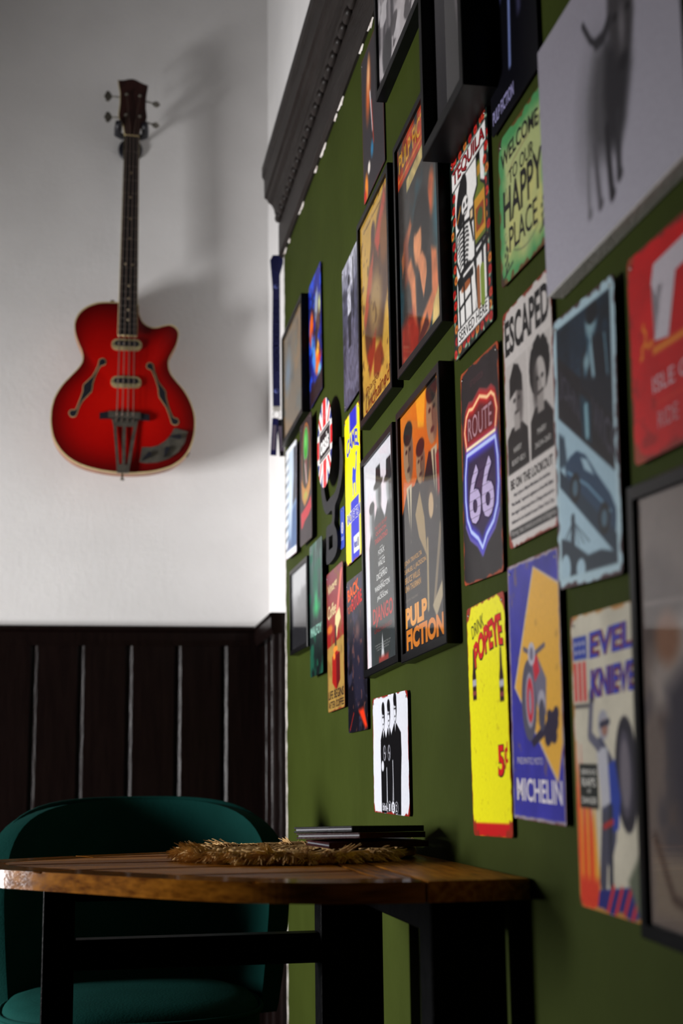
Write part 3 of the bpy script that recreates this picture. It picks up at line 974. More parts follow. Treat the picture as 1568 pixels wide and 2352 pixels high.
def art_daredevil():
    w, h = 0.200, 0.300
    cv = Cv(w, h, 100, 180, (190, 184, 166), 14)
    cv.mottle(0.10, 5)
    cv.rect(0.03, 0.075, 0.24, 0.155, (40, 60, 150))
    for k in range(6):
        cv.ell(0.07 + 0.06 * (k % 3), 0.10 + 0.03 * (k // 3), 0.012, 0.008, (210, 205, 200))
    for x in (0.055, 0.125, 0.195):
        cv.rect(x - 0.025, 0.165, x + 0.018, 0.30, (196, 40, 44))
    cv.rect(0.02, 0.31, 0.26, 0.325, (90, 86, 84))
    # flames up the left side
    for i in range(9):
        x = 0.02 + 0.03 * i
        cv.poly(((x - 0.03, 1.0), (x + 0.07, 1.0), (x + 0.01, 0.62 + 0.03 * (i % 4)), (x - 0.015, 0.36 + 0.05 * (i % 3) + 0.03 * i)), [(206, 44, 34), (222, 86, 30), (216, 150, 50)][i % 3], 0.02, 0.85)
    cv.poly(((0.0, 0.9), (0.30, 0.9), (0.30, 1), (0, 1)), (200, 60, 40), 0.05)
    # rider on a motorcycle
    cv.ell(0.73, 0.545, 0.15, 0.185, (46, 44, 52))
    cv.ell(0.715, 0.545, 0.085, 0.14, (76, 72, 84))
    cv.ell(0.715, 0.545, 0.06, 0.11, (110, 104, 112))
    cv.poly(((0.32, 0.44), (0.40, 0.42), (0.56, 0.50), (0.62, 0.62), (0.56, 0.76), (0.46, 0.86), (0.36, 0.78), (0.38, 0.60)), (74, 76, 96))
    cv.poly(((0.46, 0.52), (0.58, 0.50), (0.64, 0.62), (0.60, 0.72), (0.50, 0.74)), (48, 66, 150))
    cv.poly(((0.33, 0.46), (0.48, 0.46), (0.50, 0.64), (0.38, 0.66)), (176, 176, 184))
    cv.line(((0.36, 0.455), (0.24, 0.42), (0.27, 0.33), (0.29, 0.285)), 0.06, (96, 96, 112))
    cv.ell(0.29, 0.285, 0.04, 0.025, (60, 58, 66))
    cv.ell(0.44, 0.385, 0.075, 0.05, (150, 150, 160))
    cv.ell(0.455, 0.395, 0.045, 0.028, (150, 110, 96))
    cv.line(((0.40, 0.385), (0.52, 0.375)), 0.03, (50, 52, 70))
    cv.line(((0.42, 0.70), (0.36, 0.90)), 0.10, (70, 70, 84))
    cv.line(((0.50, 0.66), (0.47, 0.90)), 0.06, (50, 52, 64))
    cv.line(((0.40, 0.72), (0.52, 0.70)), 0.03, (160, 50, 50))
    # crowd and ramp
    cv.poly(((0.30, 0.93), (0.82, 0.89), (0.86, 1), (0.26, 1)), (44, 46, 110))
    for k in range(4):
        cv.line(((0.40 + 0.11 * k, 1.0), (0.50 + 0.11 * k, 0.91)), 0.03, (190, 50, 44))
    cv.poly(((0.70, 0.88), (0.98, 0.72), (1, 1), (0.84, 1)), (90, 96, 80), 0.04)
    cv.blotch((60, 58, 62), 16, 0.60, 0.05, 0.0)
    cv.poly(((0.84, 0.90), (1, 0.86), (1, 0.98), (0.86, 0.98)), (60, 140, 80))
    cv.rect(0.06, 0.515, 0.335, 0.665, (44, 46, 44))
    cv.edge((170, 120, 60), 0.012, 0.026, 12)
    cv.corner_wear((130, 70, 40), 0.07)
    t = tin_sign('tin_sign', 'cream tin sign of a helmeted rider on a leaping motorcycle', 1.362, 0.882, w, h, -1.1, 0.004, cv)
    n = t['n']
    for dx, bold, col in ((0.006, 0.06, (120, 44, 50)), (0, 0.01, (44, 58, 166))):
        letters(t, 'EVEL', 0.585 + dx, 0.108, 0.60, 0.090, col, w, h, n + (0.0002 if not dx else 0), bold, rot=2, shear=0.12)
        letters(t, 'KNIEVEL', 0.635 + dx, 0.238, 0.70, 0.098, col, w, h, n + (0.0002 if not dx else 0), bold, rot=2, shear=0.12)
    for s, y, wdt, ht in (('SERIOUS', 0.542, 0.22, 0.018), ('RAPS', 0.577, 0.20, 0.030), ('OF', 0.607, 0.05, 0.012), ('DANGER', 0.638, 0.22, 0.022)):
        letters(t, s, 0.20, y, wdt, ht, (206, 204, 196), w, h, n, 0.01)


def art_blue_noir():
    w, h = 0.190, 0.300
    cv = Cv(w, h, 110, 180, (16, 32, 46), 22)
    cv.mottle(0.5, 6, 9)
    cv.blotch((34, 62, 82), 7, 0.58, 0.12, 0.7, 14)
    for i in range(10):
        cv.line(((0.02, 0.06 + 0.03 * i), (0.45, 0.04 + 0.03 * i)), 0.010, (20, 34, 48))
    # standing man in a dark suit
    cv.poly(((0.46, 0.24), (0.56, 0.16), (0.78, 0.16), (0.88, 0.26), (0.92, 0.46), (0.50, 0.44)), (16, 22, 32))
    cv.ell(0.64, 0.105, 0.085, 0.052, (120, 150, 160), 0.05)
    cv.ell(0.66, 0.075, 0.10, 0.04, (14, 18, 26))
    cv.line(((0.62, 0.16), (0.66, 0.30)), 0.045, (130, 160, 172))
    cv.line(((0.60, 0.17), (0.52, 0.30), (0.66, 0.33)), 0.05, (60, 90, 108))
    cv.ell(0.56, 0.235, 0.05, 0.028, (120, 150, 160), 0.04)
    cv.line(((0.84, 0.18), (0.88, 0.36)), 0.02, (90, 124, 140))
    # slanted black band
    cv.poly(((0, 0.115), (1, 0.47), (1, 0.68), (0, 0.35)), (20, 20, 26))
    cv.poly(((0.46, 0.27), (0.62, 0.30), (0.98, 0.34), (1, 0.50), (0.46, 0.31)), (18, 24, 34), 0.03)
    cv.poly(((0.44, 0.33), (0.60, 0.385), (0.60, 0.53), (0.46, 0.485)), (20, 50, 66), 0.02)
    cv.line(((0.53, 0.39), (0.54, 0.49)), 0.05, (120, 160, 172))
    # pale sky behind a car
    cv.poly(((0, 0.35), (1, 0.68), (1, 0.90), (0, 0.60)), (150, 178, 192))
    cv.poly(((0, 0.41), (0.16, 0.455), (0.20, 0.56), (0, 0.56)), (40, 60, 76), 0.03)
    cv.poly(((0.16, 0.56), (0.24, 0.535), (0.36, 0.525), (0.50, 0.555), (0.66, 0.635), (0.86, 0.725), (0.95, 0.79), (0.92, 0.86), (0.78, 0.845), (0.42, 0.725), (0.18, 0.64)), (30, 58, 84))
    cv.poly(((0.42, 0.555), (0.52, 0.575), (0.63, 0.64), (0.48, 0.605)), (150, 178, 192))
    cv.line(((0.20, 0.585), (0.52, 0.665), (0.86, 0.785)), 0.014, (110, 150, 174))
    cv.poly(((0, 0.54), (1, 0.885), (1, 0.96), (0, 0.605)), (24, 44, 60))
    for cx, cy in ((0.32, 0.655), (0.76, 0.80)):
        cv.ell(cx, cy, 0.085, 0.055, (14, 18, 24))
        cv.ell(cx, cy, 0.045, 0.03, (70, 96, 112))
    cv.poly(((0, 0.605), (1, 0.96), (1, 1), (0, 1)), (156, 184, 198))
    # bridge
    D = (34, 48, 60)
    cv.poly(((0, 0.81), (0.20, 0.835), (0.50, 0.905), (0.7, 0.90), (1, 0.93), (1, 0.99), (0, 0.99)), D, 0.015)
    cv.line(((0.27, 0.76), (0.25, 0.96)), 0.06, D)
    for k in range(6):
        cv.line(((0.27, 0.77), (0.05 + 0.085 * k + (0.05 if k > 2 else -0.02), 0.86)), 0.007, D)
    cv.ell(0.13, 0.93, 0.08, 0.05, (156, 184, 198))
    cv.ell(0.38, 0.945, 0.07, 0.035, (156, 184, 198))
    cv.rect(0, 0.965, 1, 1, D)
    d = np.minimum(np.minimum(cv.X, 1 - cv.X), np.minimum(cv.Y, 1 - cv.Y) * cv.asp)
    cv.bl(np.clip((0.062 - d) / 0.012 + 0.5, 0, 1), (164, 190, 200))
    cv.edge((66, 40, 44), 0.016, 0.036, 14)
    cv.corner_wear((60, 36, 40), 0.06)
    t = tin_sign('tin_sign', 'dark blue tin sign with a parked car and a bridge', 1.378, 1.212, w, h, -2.6, 0.008, cv, 'tin_dark')
    n = t['n']
    letters(t, 'JOHN', 0.27, 0.325, 0.32, 0.115, (62, 60, 70), w, h, n, 0.02, warp=lambda u, v: (u, v - 1.35 * u))
    letters(t, 'WICK', 0.81, 0.505, 0.36, 0.120, (62, 60, 70), w, h, n, 0.02, warp=lambda u, v: (u, v - 1.35 * u))


def art_red_race():
    w, h = 0.300, 0.203
    cv = Cv(w, h, 150, 110, (188, 22, 26), 31)
    cv.mottle(0.12, 6)
    cv.poly(((0.18, 0.50), (0.80, 0.525), (0.80, 0.55), (0.18, 0.535)), (206, 120, 40), 0.01)
    cv.line(((0.18, 0.765), (0.85, 0.77)), 0.006, (196, 60, 40))
    # three legged emblem
    for a in (80, 200, 320):
        x0, y0 = 0.125, 0.455
        x1, y1 = x0 + 0.030 * math.cos(R(a)), y0 - 0.05 * math.sin(R(a))
        x2, y2 = x1 + 0.026 * math.cos(R(a + 70)), y1 - 0.045 * math.sin(R(a + 70))
        cv.line(((x0, y0), (x1, y1), (x2, y2), (x2 + 0.014 * math.cos(R(a - 20)), y2 - 0.02 * math.sin(R(a - 20)))), 0.013, (216, 130, 34))
    cv.blotch((120, 26, 24), 12, 0.66, 0.05, 0.5)
    cv.edge((120, 44, 34), 0.008, 0.030, 16)
    cv.corner_wear((150, 60, 40), 0.09)
    t = tin_sign('tin_sign', 'red tin sign with white race lettering beside the bull canvas', 1.098, 1.252, w, h, -1.5, 0.006, cv)
    n = t['n']
    for bx in (0.0, 0.28):
        # heavy slanted capital with a notch at the left end of its bar
        P = [(0.215, 0.12), (0.47, 0.10), (0.46, 0.215), (0.375, 0.225), (0.305, 0.495), (0.20, 0.475), (0.275, 0.235), (0.24, 0.235), (0.225, 0.28), (0.19, 0.20)]
        bm = bmesh.new()
        bm.faces.new([bm.verts.new(((bx + p[0] - 0.5) * w, (0.5 - p[1]) * h, n)) for p in P][::-1])
        bmesh.ops.triangulate(bm, faces=bm.faces[:])
        bm_obj('lettering', bm, flat_ink((190, 182, 190)), t)
    letters(t, 'ISLE OF MAN', 0.46, 0.675, 0.58, 0.075, (190, 170, 178), w, h, n)
    letters(t, 'RIDE', 0.275, 0.845, 0.15, 0.075, (176, 130, 136), w, h, n)


def art_trio():
    w, h = 0.289, 0.201
    cv = Cv(w, h, 170, 130, (204, 207, 216), 3)
    K = (10, 9, 12)
    # three standing figures in black, cut off at the knees by the lower edge
    Wh = (204, 207, 216)
    for cx, top, hh, sl, sr, sy in ((0.32, 0.06, 0.22, 0.085, 0.085, 0.345), (0.48, 0.045, 0.21, 0.085, 0.085, 0.33), (0.66, 0.0, 0.23, 0.105, 0.15, 0.30)):
        cv.poly(((cx - sl, sy + 0.03), (cx - 0.03, sy - 0.05), (cx + 0.03, sy - 0.05), (cx + sr, sy + 0.03), (cx + sr * 1.06, 0.50), (cx + sr * 0.9, 0.70), (cx + sr * 0.8, 1.0), (cx - sl * 0.95, 1.0), (cx - sl * 1.0, 0.66), (cx - sl * 1.06, 0.48)), K)
        hy = top + hh * 0.58
        cv.ell(cx, hy, 0.040, hh * 0.50, K)
        cv.ell(cx - 0.004, hy + 0.012, 0.034, hh * 0.40, Wh)
        cv.ell(cx, top + hh * 0.22, 0.043, hh * 0.26, K)
        cv.ell(cx + 0.032, hy - 0.02, 0.014, hh * 0.34, K)
        for ex in (-0.017, 0.010):
            cv.line(((cx + ex - 0.007, hy - 0.004), (cx + ex + 0.007, hy - 0.006)), 0.010, K)
        cv.line(((cx - 0.014, hy + hh * 0.26), (cx + 0.010, hy + hh * 0.25)), 0.008, K)
        cv.poly(((cx - 0.014, sy - 0.05), (cx + 0.016, sy - 0.05), (cx, sy + 0.02)), Wh)
    for cx, cy in ((0.345, 0.49), (0.475, 0.49)):
        cv.ell(cx, cy, 0.040, 0.066, (170, 172, 184))
        cv.ell(cx, cy, 0.034, 0.056, K)
        cv.line(((cx - 0.012, cy - 0.045), (cx - 0.012, cy), (cx + 0.014, cy), (cx + 0.014, cy + 0.045)), 0.008, (200, 200, 210))
    cv.ell(0.285, 0.60, 0.035, 0.045, (204, 207, 216))
    cv.line(((0.40, 0.62), (0.405, 0.90)), 0.014, (204, 207, 216))
    cv.line(((0.575, 0.56), (0.58, 0.88)), 0.014, (204, 207, 216))
    for i in range(3):
        cv.ell(0.47 + 0.095 * i, 0.945, 0.046, 0.052, (204, 207, 216))
        cv.ell(0.47 + 0.095 * i, 0.945, 0.040, 0.046, K if i != 1 else (204, 207, 216))
    cv.edge((130, 30, 24), 0.004, 0.018, 12)
    cv.corner_wear((140, 30, 24), 0.055)
    t = tin_sign('tin_sign', 'white tin sign with three standing figures in black, hanging lowest alone', 2.407, 0.907, w, h, -0.3, 0.004, cv, r=0.008)
    n = t['n']
    letters(t, 'blink-', 0.345, 0.945, 0.15, 0.065, (198, 200, 210), w, h, n, 0.01)
    for i, ch in enumerate('182'):
        letters(t, ch, 0.47 + 0.095 * i, 0.945, 0.03, 0.06, (198, 200, 210) if i != 1 else (14, 12, 16), w, h, n, 0.01)


def art_camel():
    w, h = 0.165, 0.304
    cv = Cv(w, h, 90, 170, (248, 238, 16), 8)
    B = (40, 46, 190)
    cv.rect(0.36, -0.1, 0.80, 0.135, B)
    for x in (0.325, 0.835):
        cv.rect(x - 0.012, -0.1, x + 0.012, 0.135, B)
    cv.rect(0.36, 0.60, 0.86, 1.05, B)
    for x in (0.325, 0.895):
        cv.rect(x - 0.012, 0.60, x + 0.012, 1.05, B)
    # camel in profile
    C = (44, 66, 200)
    body = [(0.46, 0.455), (0.50, 0.415), (0.55, 0.385), (0.60, 0.40), (0.64, 0.415), (0.68, 0.41), (0.72, 0.365), (0.73, 0.33), (0.70, 0.315), (0.78, 0.30), (0.80, 0.32), (0.77, 0.34), (0.755, 0.40), (0.71, 0.455), (0.70, 0.50), (0.70, 0.575), (0.66, 0.575), (0.655, 0.50), (0.54, 0.495), (0.545, 0.53), (0.525, 0.575), (0.48, 0.575), (0.50, 0.53), (0.485, 0.49)]
    cv.poly(body, C)
    cv.ell(0.545, 0.42, 0.06, 0.035, C)
    cv.rect(0.50, 0.845, 0.86, 0.955, (236, 236, 240))
    cv.edge((130, 56, 26), 0.006, 0.022, 12)
    cv.corner_wear((110, 46, 30), 0.08)
    t = tin_sign('tin_sign', 'yellow and blue tin sign with a blue camel silhouette', 2.716, 1.439, w, h, 0.7, 0.004, cv)
    n = t['n']
    letters(t, 'CAMEL', 0.53, 0.225, 0.80, 0.115, (44, 56, 200), w, h, n, 0.03, warp=lambda u, v: (u, v - 1.5 * u * u + 0.25))
    letters(t, 'RACING TEAM', 0.53, 0.70, 0.86, 0.080, (250, 246, 240), w, h, n, 0.07)
    letters(t, 'RACING TEAM', 0.53, 0.70, 0.84, 0.072, (50, 60, 200), w, h, n + 0.0002, 0.02)
    letters(t, 'Mobil', 0.635, 0.90, 0.20, 0.055, (40, 50, 160), w, h, n, 0.02)
    letters(t, '1', 0.79, 0.90, 0.05, 0.06, (40, 30, 40), w, h, n, 0.03)


def art_union():
    r = 0.098
    cv = Cv(2 * r, 2 * r, 130, 130, (30, 46, 120), 2)
    Wt, Rd = (230, 226, 222), (206, 30, 38)
    cv.line(((0, 0), (1, 1)), 0.20, Wt)
    cv.line(((0, 1), (1, 0)), 0.20, Wt)
    cv.line(((0, 0.03), (0.5, 0.53)), 0.06, Rd)
    cv.line(((0.5, 0.47), (1, 0.97)), 0.06, Rd)
    cv.line(((0, 0.97), (0.5, 0.47)), 0.06, Rd)
    cv.line(((0.5, 0.53), (1, 0.03)), 0.06, Rd)
    cv.rect(0.33, 0, 0.67, 1, Wt)
    cv.rect(0, 0.33, 1, 0.67, Wt)
    cv.rect(0.40, 0, 0.60, 1, Rd)
    cv.rect(0, 0.40, 1, 0.60, Rd)
    cv.rect(0.13, 0.31, 0.87, 0.69, Wt)
    cv.rect(0.15, 0.33, 0.85, 0.67, (24, 22, 26))
    cv.rect(0.17, 0.35, 0.83, 0.65, Wt)
    cv.rect(0.18, 0.36, 0.82, 0.64, (24, 22, 26))
    cv.blotch((170, 150, 150), 14, 0.70, 0.05, 0.6)
    t = empty('round_sign', None, 'round tin sign with a red, white and blue flag pattern', 'sign', 'tin signs on the green wall', mat=wall_frame(2.955, 1.581, 0, 0))
    prism('plate', [(r * math.cos(a), r * math.sin(a)) for a in np.linspace(0, 2 * math.pi, 64, endpoint=False)], 0.020, 0.0212, 'tin_dark', t)
    cv.build('print', 'ink', t, 0.0214, lambda x, y: np.hypot(x, y) <= r - 0.0006)
    lathe('spacer', [(0.004, 0.0002), (0.004, 0.020)], 'steel', t, 10)
    letters(t, 'oasis', 0.50, 0.50, 0.56, 0.20, (236, 234, 232), 2 * r, 2 * r, 0.0216, 0.03)


def art_dark_rock():
    # black sign with a green oval in a gold ring
    w, h = 0.183, 0.298
    cv = Cv(w, h, 80, 150, (46, 36, 40), 19)
    cv.mottle(0.25, 8)
    cv.ell(0.52, 0.32, 0.36, 0.29, (150, 90, 44))
    cv.ell(0.52, 0.32, 0.32, 0.265, (44, 52, 40))
    cv.ell(0.52, 0.21, 0.20, 0.145, (150, 150, 140))
    cv.ell(0.52, 0.205, 0.17, 0.13, (52, 150, 44))
    cv.ell(0.50, 0.18, 0.08, 0.06, (110, 200, 100), 0.08)
    cv.poly(((0.40, 0.33), (0.64, 0.33), (0.60, 0.54), (0.46, 0.54)), (110, 60, 60), 0.05)
    cv.line(((0.45, 0.36), (0.58, 0.52)), 0.05, (190, 176, 170))
    cv.poly(((0.12, 0.45), (0.30, 0.53), (0.52, 0.57), (0.74, 0.53), (0.92, 0.42), (0.88, 0.60), (0.70, 0.66), (0.40, 0.70), (0.18, 0.62)), (176, 120, 60), 0.03)
    cv.ell(0.48, 0.62, 0.14, 0.03, (160, 160, 70), 0.05)
    cv.poly(((0.08, 0.735), (0.40, 0.72), (0.70, 0.70), (0.92, 0.66), (0.95, 0.76), (0.72, 0.80), (0.40, 0.82), (0.20, 0.86), (0.10, 0.86)), (180, 44, 54), 0.02)
    cv.edge((80, 60, 56), 0.006, 0.018, 12)
    tin_sign('tin_sign', 'black tin sign with a green oval inside a gold ring', 3.281, 1.566, w, h, -1.5, 0.012, cv, 'tin_dark')
    # pale blue sign by the corner
    w, h = 0.193, 0.287
    cv = Cv(w, h, 70, 130, (176, 196, 216), 21)
    cv.grad((196, 210, 224), (120, 150, 186))
    for i in range(9):
        cv.poly(((0.0, 0.06 + 0.10 * i), (0.22, 0.03 + 0.10 * i), (0.24, 0.09 + 0.10 * i), (0.0, 0.12 + 0.10 * i)), (230, 234, 240))
        cv.line(((0.0, 0.13 + 0.10 * i), (0.28, 0.10 + 0.10 * i)), 0.03, (60, 70, 84))
    cv.poly(((0.72, 0.02), (0.97, 0.02), (0.97, 0.52), (0.62, 0.56), (0.74, 0.30)), (60, 62, 72), 0.05)
    cv.poly(((0.58, 0.60), (0.97, 0.54), (0.97, 0.98), (0.50, 0.98)), (66, 96, 140), 0.10)
    cv.ell(0.45, 0.45, 0.14, 0.25, (210, 222, 236), 0.2)
    cv.ell(0.36, 0.90, 0.16, 0.06, (90, 104, 140), 0.08)
    cv.line(((0.04, 0.03), (0.96, 0.03)), 0.06, (226, 230, 236))
    cv.line(((0.04, 0.965), (0.96, 0.965)), 0.10, (226, 228, 236))
    cv.edge((130, 70, 56), 0.004, 0.014, 12)
    tin_sign('tin_sign', 'pale blue and white tin sign nearest the corner of the room', 3.531, 1.566, w, h, -2.6, 0.012, cv)
    # blue and orange poster sign
    w, h = 0.180, 0.307
    cv = Cv(w, h, 80, 150, (24, 30, 130), 23)
    cv.blotch((30, 70, 200), 4, 0.48, 0.12, 1.0, 8)
    cv.blotch((40, 20, 50), 5, 0.60, 0.10, 0.9, 7)
    for cx, cy, rx, ry, c, ro in ((0.20, 0.38, 0.16, 0.13, (226, 96, 24), 10), (0.24, 0.46, 0.14, 0.06, (190, 40, 20), 0), (0.62, 0.70, 0.24, 0.12, (230, 104, 26), 30), (0.66, 0.62, 0.12, 0.06, (240, 180, 60), 0),
                                  (0.74, 0.38, 0.20, 0.14, (84, 60, 56), 20), (0.62, 0.26, 0.12, 0.12, (150, 160, 180), 20), (0.34, 0.60, 0.12, 0.18, (70, 140, 226), -25), (0.80, 0.82, 0.12, 0.05, (120, 190, 220), 0),
                                  (0.86, 0.30, 0.08, 0.07, (190, 200, 140), 0), (0.85, 0.72, 0.10, 0.03, (200, 40, 40), 0), (0.58, 0.52, 0.12, 0.10, (60, 40, 44), 0)):
        cv.ell(cx, cy, rx, ry, c, 0.08, ro)
    cv.grad((0, 0, 0), (34, 22, 28), 0.8, 0.9, 0.0)
    cv.poly(((0, 0.86), (1, 0.84), (1, 1), (0, 1)), (40, 26, 30), 0.06)
    cv.blotch((20, 16, 30), 9, 0.62, 0.08, 0.6, 15)
    tin_sign('tin_sign', 'blue and orange tin sign, highest near the corner', 3.168, 1.888, w, h, 1.8, 0.004, cv, 'tin_dark', r=0.003)
    # dark green sign
    w, h = 0.178, 0.300
    cv = Cv(w, h, 70, 140, (36, 58, 52), 27)
    cv.grad((84, 110, 104), (12, 20, 20), 0, 0.9)
    cv.bl(np.clip((cv.fbm(14, 4) - 0.52) / 0.1, 0, 1) * 0.6, (20, 34, 32))
    cv.blotch((26, 96, 70), 5, 0.52, 0.16, 0.7, 10)
    cv.ell(0.50, 0.40, 0.10, 0.07, (60, 200, 120), 0.10)
    cv.ell(0.52, 0.50, 0.18, 0.05, (30, 160, 90), 0.15)
    cv.ell(0.48, 0.30, 0.20, 0.12, (30, 90, 70), 0.2)
    t = tin_sign('tin_sign', 'dark green misty tin sign with pale green capitals', 3.130, 1.243, w, h, -0.1, 0.014, cv, 'tin_dark')
    letters(t, 'MALFOY', 0.50, 0.665, 0.86, 0.075, (130, 176, 160), w, h, t['n'], 0.02)
    # coffee sign
    w, h = 0.201, 0.297
    cv = Cv(w, h, 80, 150, (120, 54, 58), 33)
    cv.grad((120, 66, 76), (140, 26, 24), 0, 0.5)
    cv.poly(((0, 0.545), (1, 0.505), (1, 1), (0, 1)), (156, 124, 62))
    cv.blotch((120, 90, 44), 7, 0.55, 0.12, 0.6, 10)
    cv.poly(((0.86, 0.05), (0.97, 0.04), (0.66, 0.36), (0.52, 0.38)), (216, 110, 96), 0.06)
    cv.poly(((0.52, 0.34), (0.78, 0.30), (0.84, 0.38), (0.66, 0.44), (0.60, 0.50), (0.48, 0.46)), (214, 196, 140), 0.03)
    cv.ell(0.18, 0.415, 0.16, 0.03, (196, 110, 40), 0.03)
    cv.line(((0.52, 0.44), (0.52, 0.56)), 0.10, (60, 34, 30))
    cv.ell(0.50, 0.575, 0.13, 0.022, (216, 130, 50))
    cv.poly(((0.30, 0.62), (0.55, 0.59), (0.76, 0.61), (0.76, 0.80), (0.52, 0.86), (0.28, 0.80)), (150, 24, 20))
    cv.poly(((0.54, 0.62), (0.76, 0.61), (0.76, 0.80), (0.54, 0.86)), (90, 16, 18))
    cv.ell(0.42, 0.62, 0.06, 0.025, (230, 140, 50), 0.03)
    cv.edge((120, 46, 34), 0.008, 0.014, 10)
    t = tin_sign('tin_sign', 'red and tan tin sign with a coffee pot', 2.928, 1.155, w, h, 0.8, 0.006, cv)
    letters(t, 'Vintage', 0.36, 0.125, 0.56, 0.085, (206, 184, 140), w, h, t['n'], 0.02, rot=5, shear=0.3)
    letters(t, 'Coffee', 0.32, 0.285, 0.52, 0.095, (206, 184, 140), w, h, t['n'], 0.02, rot=3, shear=0.3)
    letters(t, 'LIFE BEGINS', 0.50, 0.885, 0.92, 0.06, (40, 26, 24), w, h, t['n'], 0.02)
    letters(t, 'AFTER COFFEE', 0.50, 0.955, 0.92, 0.05, (40, 26, 24), w, h, t['n'], 0.02)
    # dark film sign
    w, h = 0.200, 0.300
    cv = Cv(w, h, 80, 150, (22, 20, 30), 37)
    cv.grad((58, 54, 62), (14, 12, 22), 0, 0.6)
    cv.blotch((60, 60, 84), 6, 0.58, 0.1, 0.6, 12)
    cv.poly(((0.30, 0.35), (0.62, 0.32), (0.80, 0.42), (0.84, 0.80), (0.40, 0.85), (0.26, 0.60)), (30, 28, 44), 0.12)
    cv.ell(0.55, 0.36, 0.10, 0.05, (90, 66, 66), 0.1)
    cv.blotch((150, 90, 70), 14, 0.72, 0.05, 0.5, 18)
    cv.poly(((0.55, 0.87), (0.80, 0.86), (0.98, 0.98), (0.88, 0.99)), (210, 50, 20), 0.05)
    cv.line(((0.30, 0.88), (0.10, 0.98)), 0.02, (150, 30, 20), 0.02)
    t = tin_sign('tin_sign', 'dark tin sign with slanted orange and red title lettering', 2.699, 1.105, w, h, 0.3, 0.004, cv, 'tin_dark')
    n = t['n']
    letters(t, 'BACK', 0.36, 0.082, 0.60, 0.085, (214, 90, 40), w, h, n, 0.03, rot=6, shear=-0.2)
    letters(t, 'TO THE', 0.17, 0.195, 0.20, 0.05, (200, 80, 40), w, h, n, 0.02, rot=6, shear=-0.2)
    letters(t, 'FUTURE', 0.54, 0.165, 0.52, 0.085, (196, 50, 50), w, h, n, 0.03, rot=6, shear=-0.2)
    # black and white street photograph on tin
    w, h = 0.200, 0.308
    cv = Cv(w, h, 80, 150, (76, 76, 96), 41)
    cv.grad((190, 190, 206), (70, 70, 92), 0, 0.3)
    cv.blotch((40, 40, 54), 7, 0.52, 0.12, 0.8, 9)
    cv.poly(((0.40, 0.0), (0.70, 0.0), (0.64, 0.24), (0.46, 0.22)), (206, 206, 220), 0.1)
    cv.poly(((0.20, 0.45), (0.60, 0.40), (0.96, 0.95), (0.05, 0.95)), (96, 94, 116), 0.15)
    cv.ell(0.38, 0.15, 0.06, 0.035, (30, 30, 40))
    cv.poly(((0.30, 0.20), (0.46, 0.19), (0.48, 0.40), (0.28, 0.40)), (200, 200, 214), 0.03)
    cv.poly(((0.30, 0.39), (0.48, 0.39), (0.46, 0.62), (0.32, 0.62)), (30, 30, 42), 0.03)
    cv.line(((0.62, 0.06), (0.62, 0.46)), 0.05, (30, 30, 40))
    cv.mottle(0.4, 20, 30)
    cv.grad((0, 0, 0), (44, 42, 56), 0, 1, 0.15)
    tin_sign('tin_sign', 'black and white photo tin sign of a figure in a street', 2.703, 1.764, w, h, 1.6, 0.004, cv, 'tin_dark', r=0.003, nails=((-1, 1), (-1, -1)))
    # dark guitarist sign under the cornice
    w, h = 0.200, 0.302
    cv = Cv(w, h, 80, 150, (46, 42, 46), 43)
    cv.ell(0.32, 0.30, 0.10, 0.18, (190, 90, 40), 0.10, 12)
    cv.ell(0.34, 0.20, 0.06, 0.10, (226, 170, 120), 0.08, 10)
    cv.line(((0.40, 0.34), (0.48, 0.62)), 0.04, (210, 206, 210), 0.03)
    cv.line(((0.46, 0.42), (0.52, 0.72)), 0.03, (170, 50, 30), 0.03)
    cv.ell(0.28, 0.82, 0.06, 0.04, (220, 210, 200), 0.03)
    cv.ell(0.44, 0.74, 0.06, 0.05, (40, 110, 150), 0.06)
    cv.ell(0.14, 0.92, 0.08, 0.09, (226, 130, 40), 0.06)
    cv.ell(0.07, 0.97, 0.06, 0.05, (190, 40, 24), 0.05)
    cv.edge((110, 30, 26), 0.004, 0.008, 12)
    tin_sign('tin_sign', 'charcoal tin sign with orange streaks, just under the cornice', 2.470, 2.117, w, h, 1.5, 0.002, cv, 'tin_dark', r=0.003)
    # dark blue stage sign beside the bull canvas
    w, h = 0.200, 0.302
    cv = Cv(w, h, 100, 160, (9, 9, 16), 47)
    B = (110, 124, 176)
    cv.line(((0.05, 0.46), (0.20, 0.33), (0.42, 0.10), (0.48, 0.0)), 0.09, B, 0.06)
    cv.ell(0.22, 0.40, 0.10, 0.075, (70, 76, 120), 0.06)
    cv.line(((0.16, 0.44), (0.13, 0.53)), 0.05, B, 0.03)
    cv.line(((0.47, 0.40), (0.44, 0.80)), 0.05, B, 0.03)
    cv.line(((0.62, 0.25), (0.66, 0.62)), 0.06, (60, 60, 92), 0.08)
    cv.line(((0.74, 0.20), (0.76, 0.48)), 0.05, (48, 48, 80), 0.06)
    t = tin_sign('tin_sign', 'near-black tin sign with blue lit shapes above the green welcome sign', 1.588, 1.843, w, h, 0, 0.004, cv, 'tin_dark', r=0.006)
    letters(t, 'PULP FICTION', 0.27, 0.925, 0.46, 0.062, (150, 146, 190), w, h, t['n'], 0.02)


